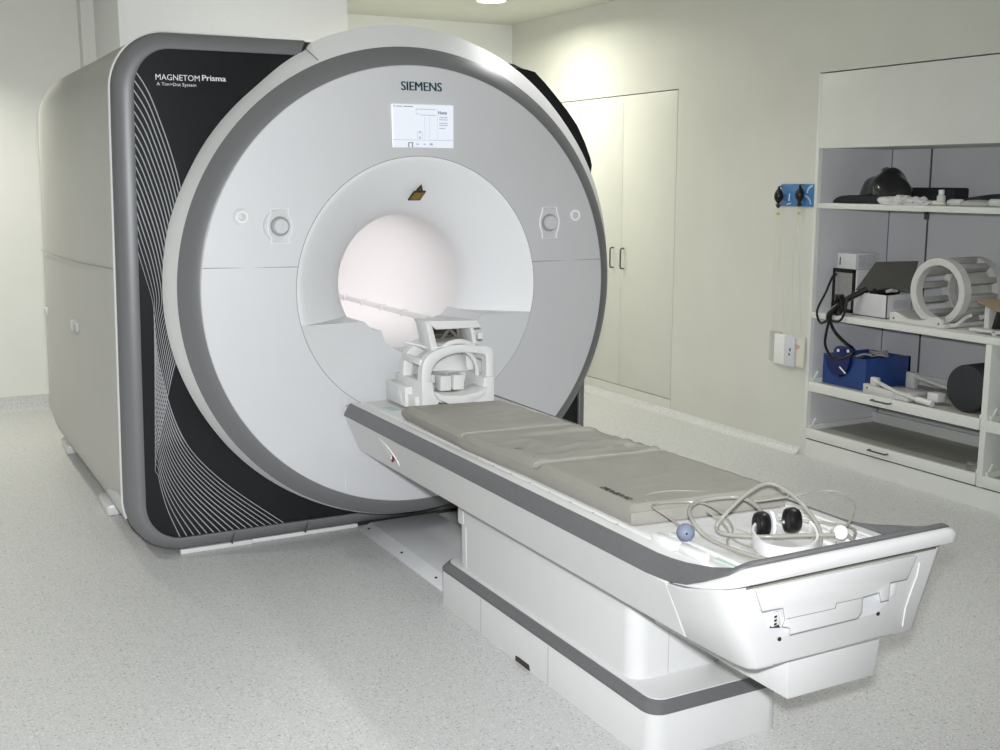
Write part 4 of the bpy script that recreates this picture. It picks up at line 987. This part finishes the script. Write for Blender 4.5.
def bulb(yb, zb, y0, y1, lbl):
    t = thing('hand_bulb', lbl, 'squeeze bulb', (WX-.03, yb, zb), 'hand bulbs on the blue plate')
    x = WX-.036
    prof_ = [(.001, .062), (.009, .060), (.010, .048), (.022, .034), (.031, .012), (.033, -.006), (.028, -.026), (.014, -.046), (.009, -.052), (.010, -.058), (.016, -.062), (.015, -.075), (.006, -.082), (.001, -.083)]
    B('rubber').ring([(x, yb, r*.8, zb+z*.86) for r, z in prof_], 'z', 24).build('bulb', t)
    hk = B('metal').tube([(WX-.008, yb, zb+.052), (x, yb, zb+.056)], .003, 6); hk.tube([(x, yb-.022, zb-.050), (x, yb+.022, zb-.050)], .003, 6); hk.build('hook', t)
    B('yellow').box(x-.004, x+.004, yb-.011, yb+.011, zb-.112, zb-.098, .002).build('tag', t)
    q = B('cream'); q.tube([(x, yb, zb-.07), (x, yb, zb-.13)], .0022, 6)
    q.tube(spline([(x, yb, zb-.13), (x, yb+.012, zb-.20), (x, y1, zb-.5), (WX-.012, y1+.006, .70), (WX-.012, y1+.006, .665)], 6), .0022, 6)
    q.tube(spline([(x, yb, zb-.13), (x, yb-.012, zb-.20), (x, y0, zb-.5), (WX-.012, y0-.004, .70), (WX-.012, y0-.004, .665)], 6), .0022, 6)
    q.build('tube', t)
bulb(5.132, 1.500, 5.075, 5.150, 'black hand bulb hanging at the blue plate, further from the shelves')
bulb(4.958, 1.510, 4.925, 4.985, 'black hand bulb hanging in front of the blue plate, nearer the shelves')
pc = thing('plastic_pouch', 'clear plastic pouch holding white papers low on the wall beside the shelving', 'pouch', (WX-.01, 5.03, .5))
B('clear').box(WX-.010, WX-.0003, 5.085, 5.19, .52, .700, .003).build('sleeve', pc)
B('paper').box(WX-.022, WX-.004, 5.035, 5.135, .512, .690, .004).build('paper', pc)
q = B('bluepack').box(WX-.026, WX-.006, 4.955, 5.045, .508, .690, .006); q.use('print').box(WX-.0268, WX-.0255, 4.985, 4.998, .60, .618); q.box(WX-.0268, WX-.0255, 4.990, 5.003, .575, .588); q.build('packet', pc)
q = B('cream').prism([(4.885, .512), (4.95, .520), (4.950, .690), (4.882, .692)], 'x', WX-.018, WX-.006); q.use('orange').prism([(4.95, .615), (4.925, .622), (4.918, .640), (4.95, .648)], 'x', WX-.0190, WX-.0175); q.build('leaflet', pc)

# ------------------------------------------------------------------ lights
def area(name, loc, target, size, energy, col, shape='DISK', sy=None):
    L = bpy.data.lights.new(name, 'AREA'); L.shape = shape; L.size = size; L.energy = energy; L.color = col
    if sy: L.size_y = sy
    o = bpy.data.objects.new(name, L); COL.objects.link(o); o.location = loc
    o.rotation_euler = (Vector(target)-Vector(loc)).to_track_quat('-Z', 'Y').to_euler()
    return o
FL = bpy.data.lights.new('camera_flash', 'SPOT'); FL.energy = 625; FL.color = (.96, .98, 1.); FL.spot_size = R(96); FL.spot_blend = 1; FL.shadow_soft_size = .05
fo = bpy.data.objects.new('camera_flash', FL); COL.objects.link(fo); fo.location = (.05, .06, 1.705)
fo.rotation_euler = (Vector((1.75, 4.0, 1.05))-Vector(fo.location)).to_track_quat('-Z', 'Y').to_euler()
area('bore_lamp', (1.98, 5.9, 1.425), (1.98, 5.9, .9), .09, 2.6, (1., .95, .955), 'RECTANGLE', 1.9)
w_ = bpy.data.worlds.new('world'); scn.world = w_; w_.use_nodes = True
w_.node_tree.nodes['Background'].inputs['Color'].default_value = (.9, .92, .95, 1); w_.node_tree.nodes['Background'].inputs['Strength'].default_value = .3

# ------------------------------------------------------------------ camera
cd = bpy.data.cameras.new('camera'); cam = bpy.data.objects.new('camera', cd); COL.objects.link(cam)
cd.sensor_fit = 'HORIZONTAL'; cd.sensor_width = 36; cd.lens = 1131.34*36/1000; cd.clip_start = .05
cam.location = (0, 0, 1.6); cam.rotation_euler = (R(90-9.8627), 0, R(-28.0676))
scn.camera = cam
vs = scn.view_settings
scn.display_settings.display_device = 'sRGB'
vs.view_transform = 'Standard'; vs.look = 'None'; vs.gamma = 1; vs.use_curve_mapping = False; vs.exposure = -.07
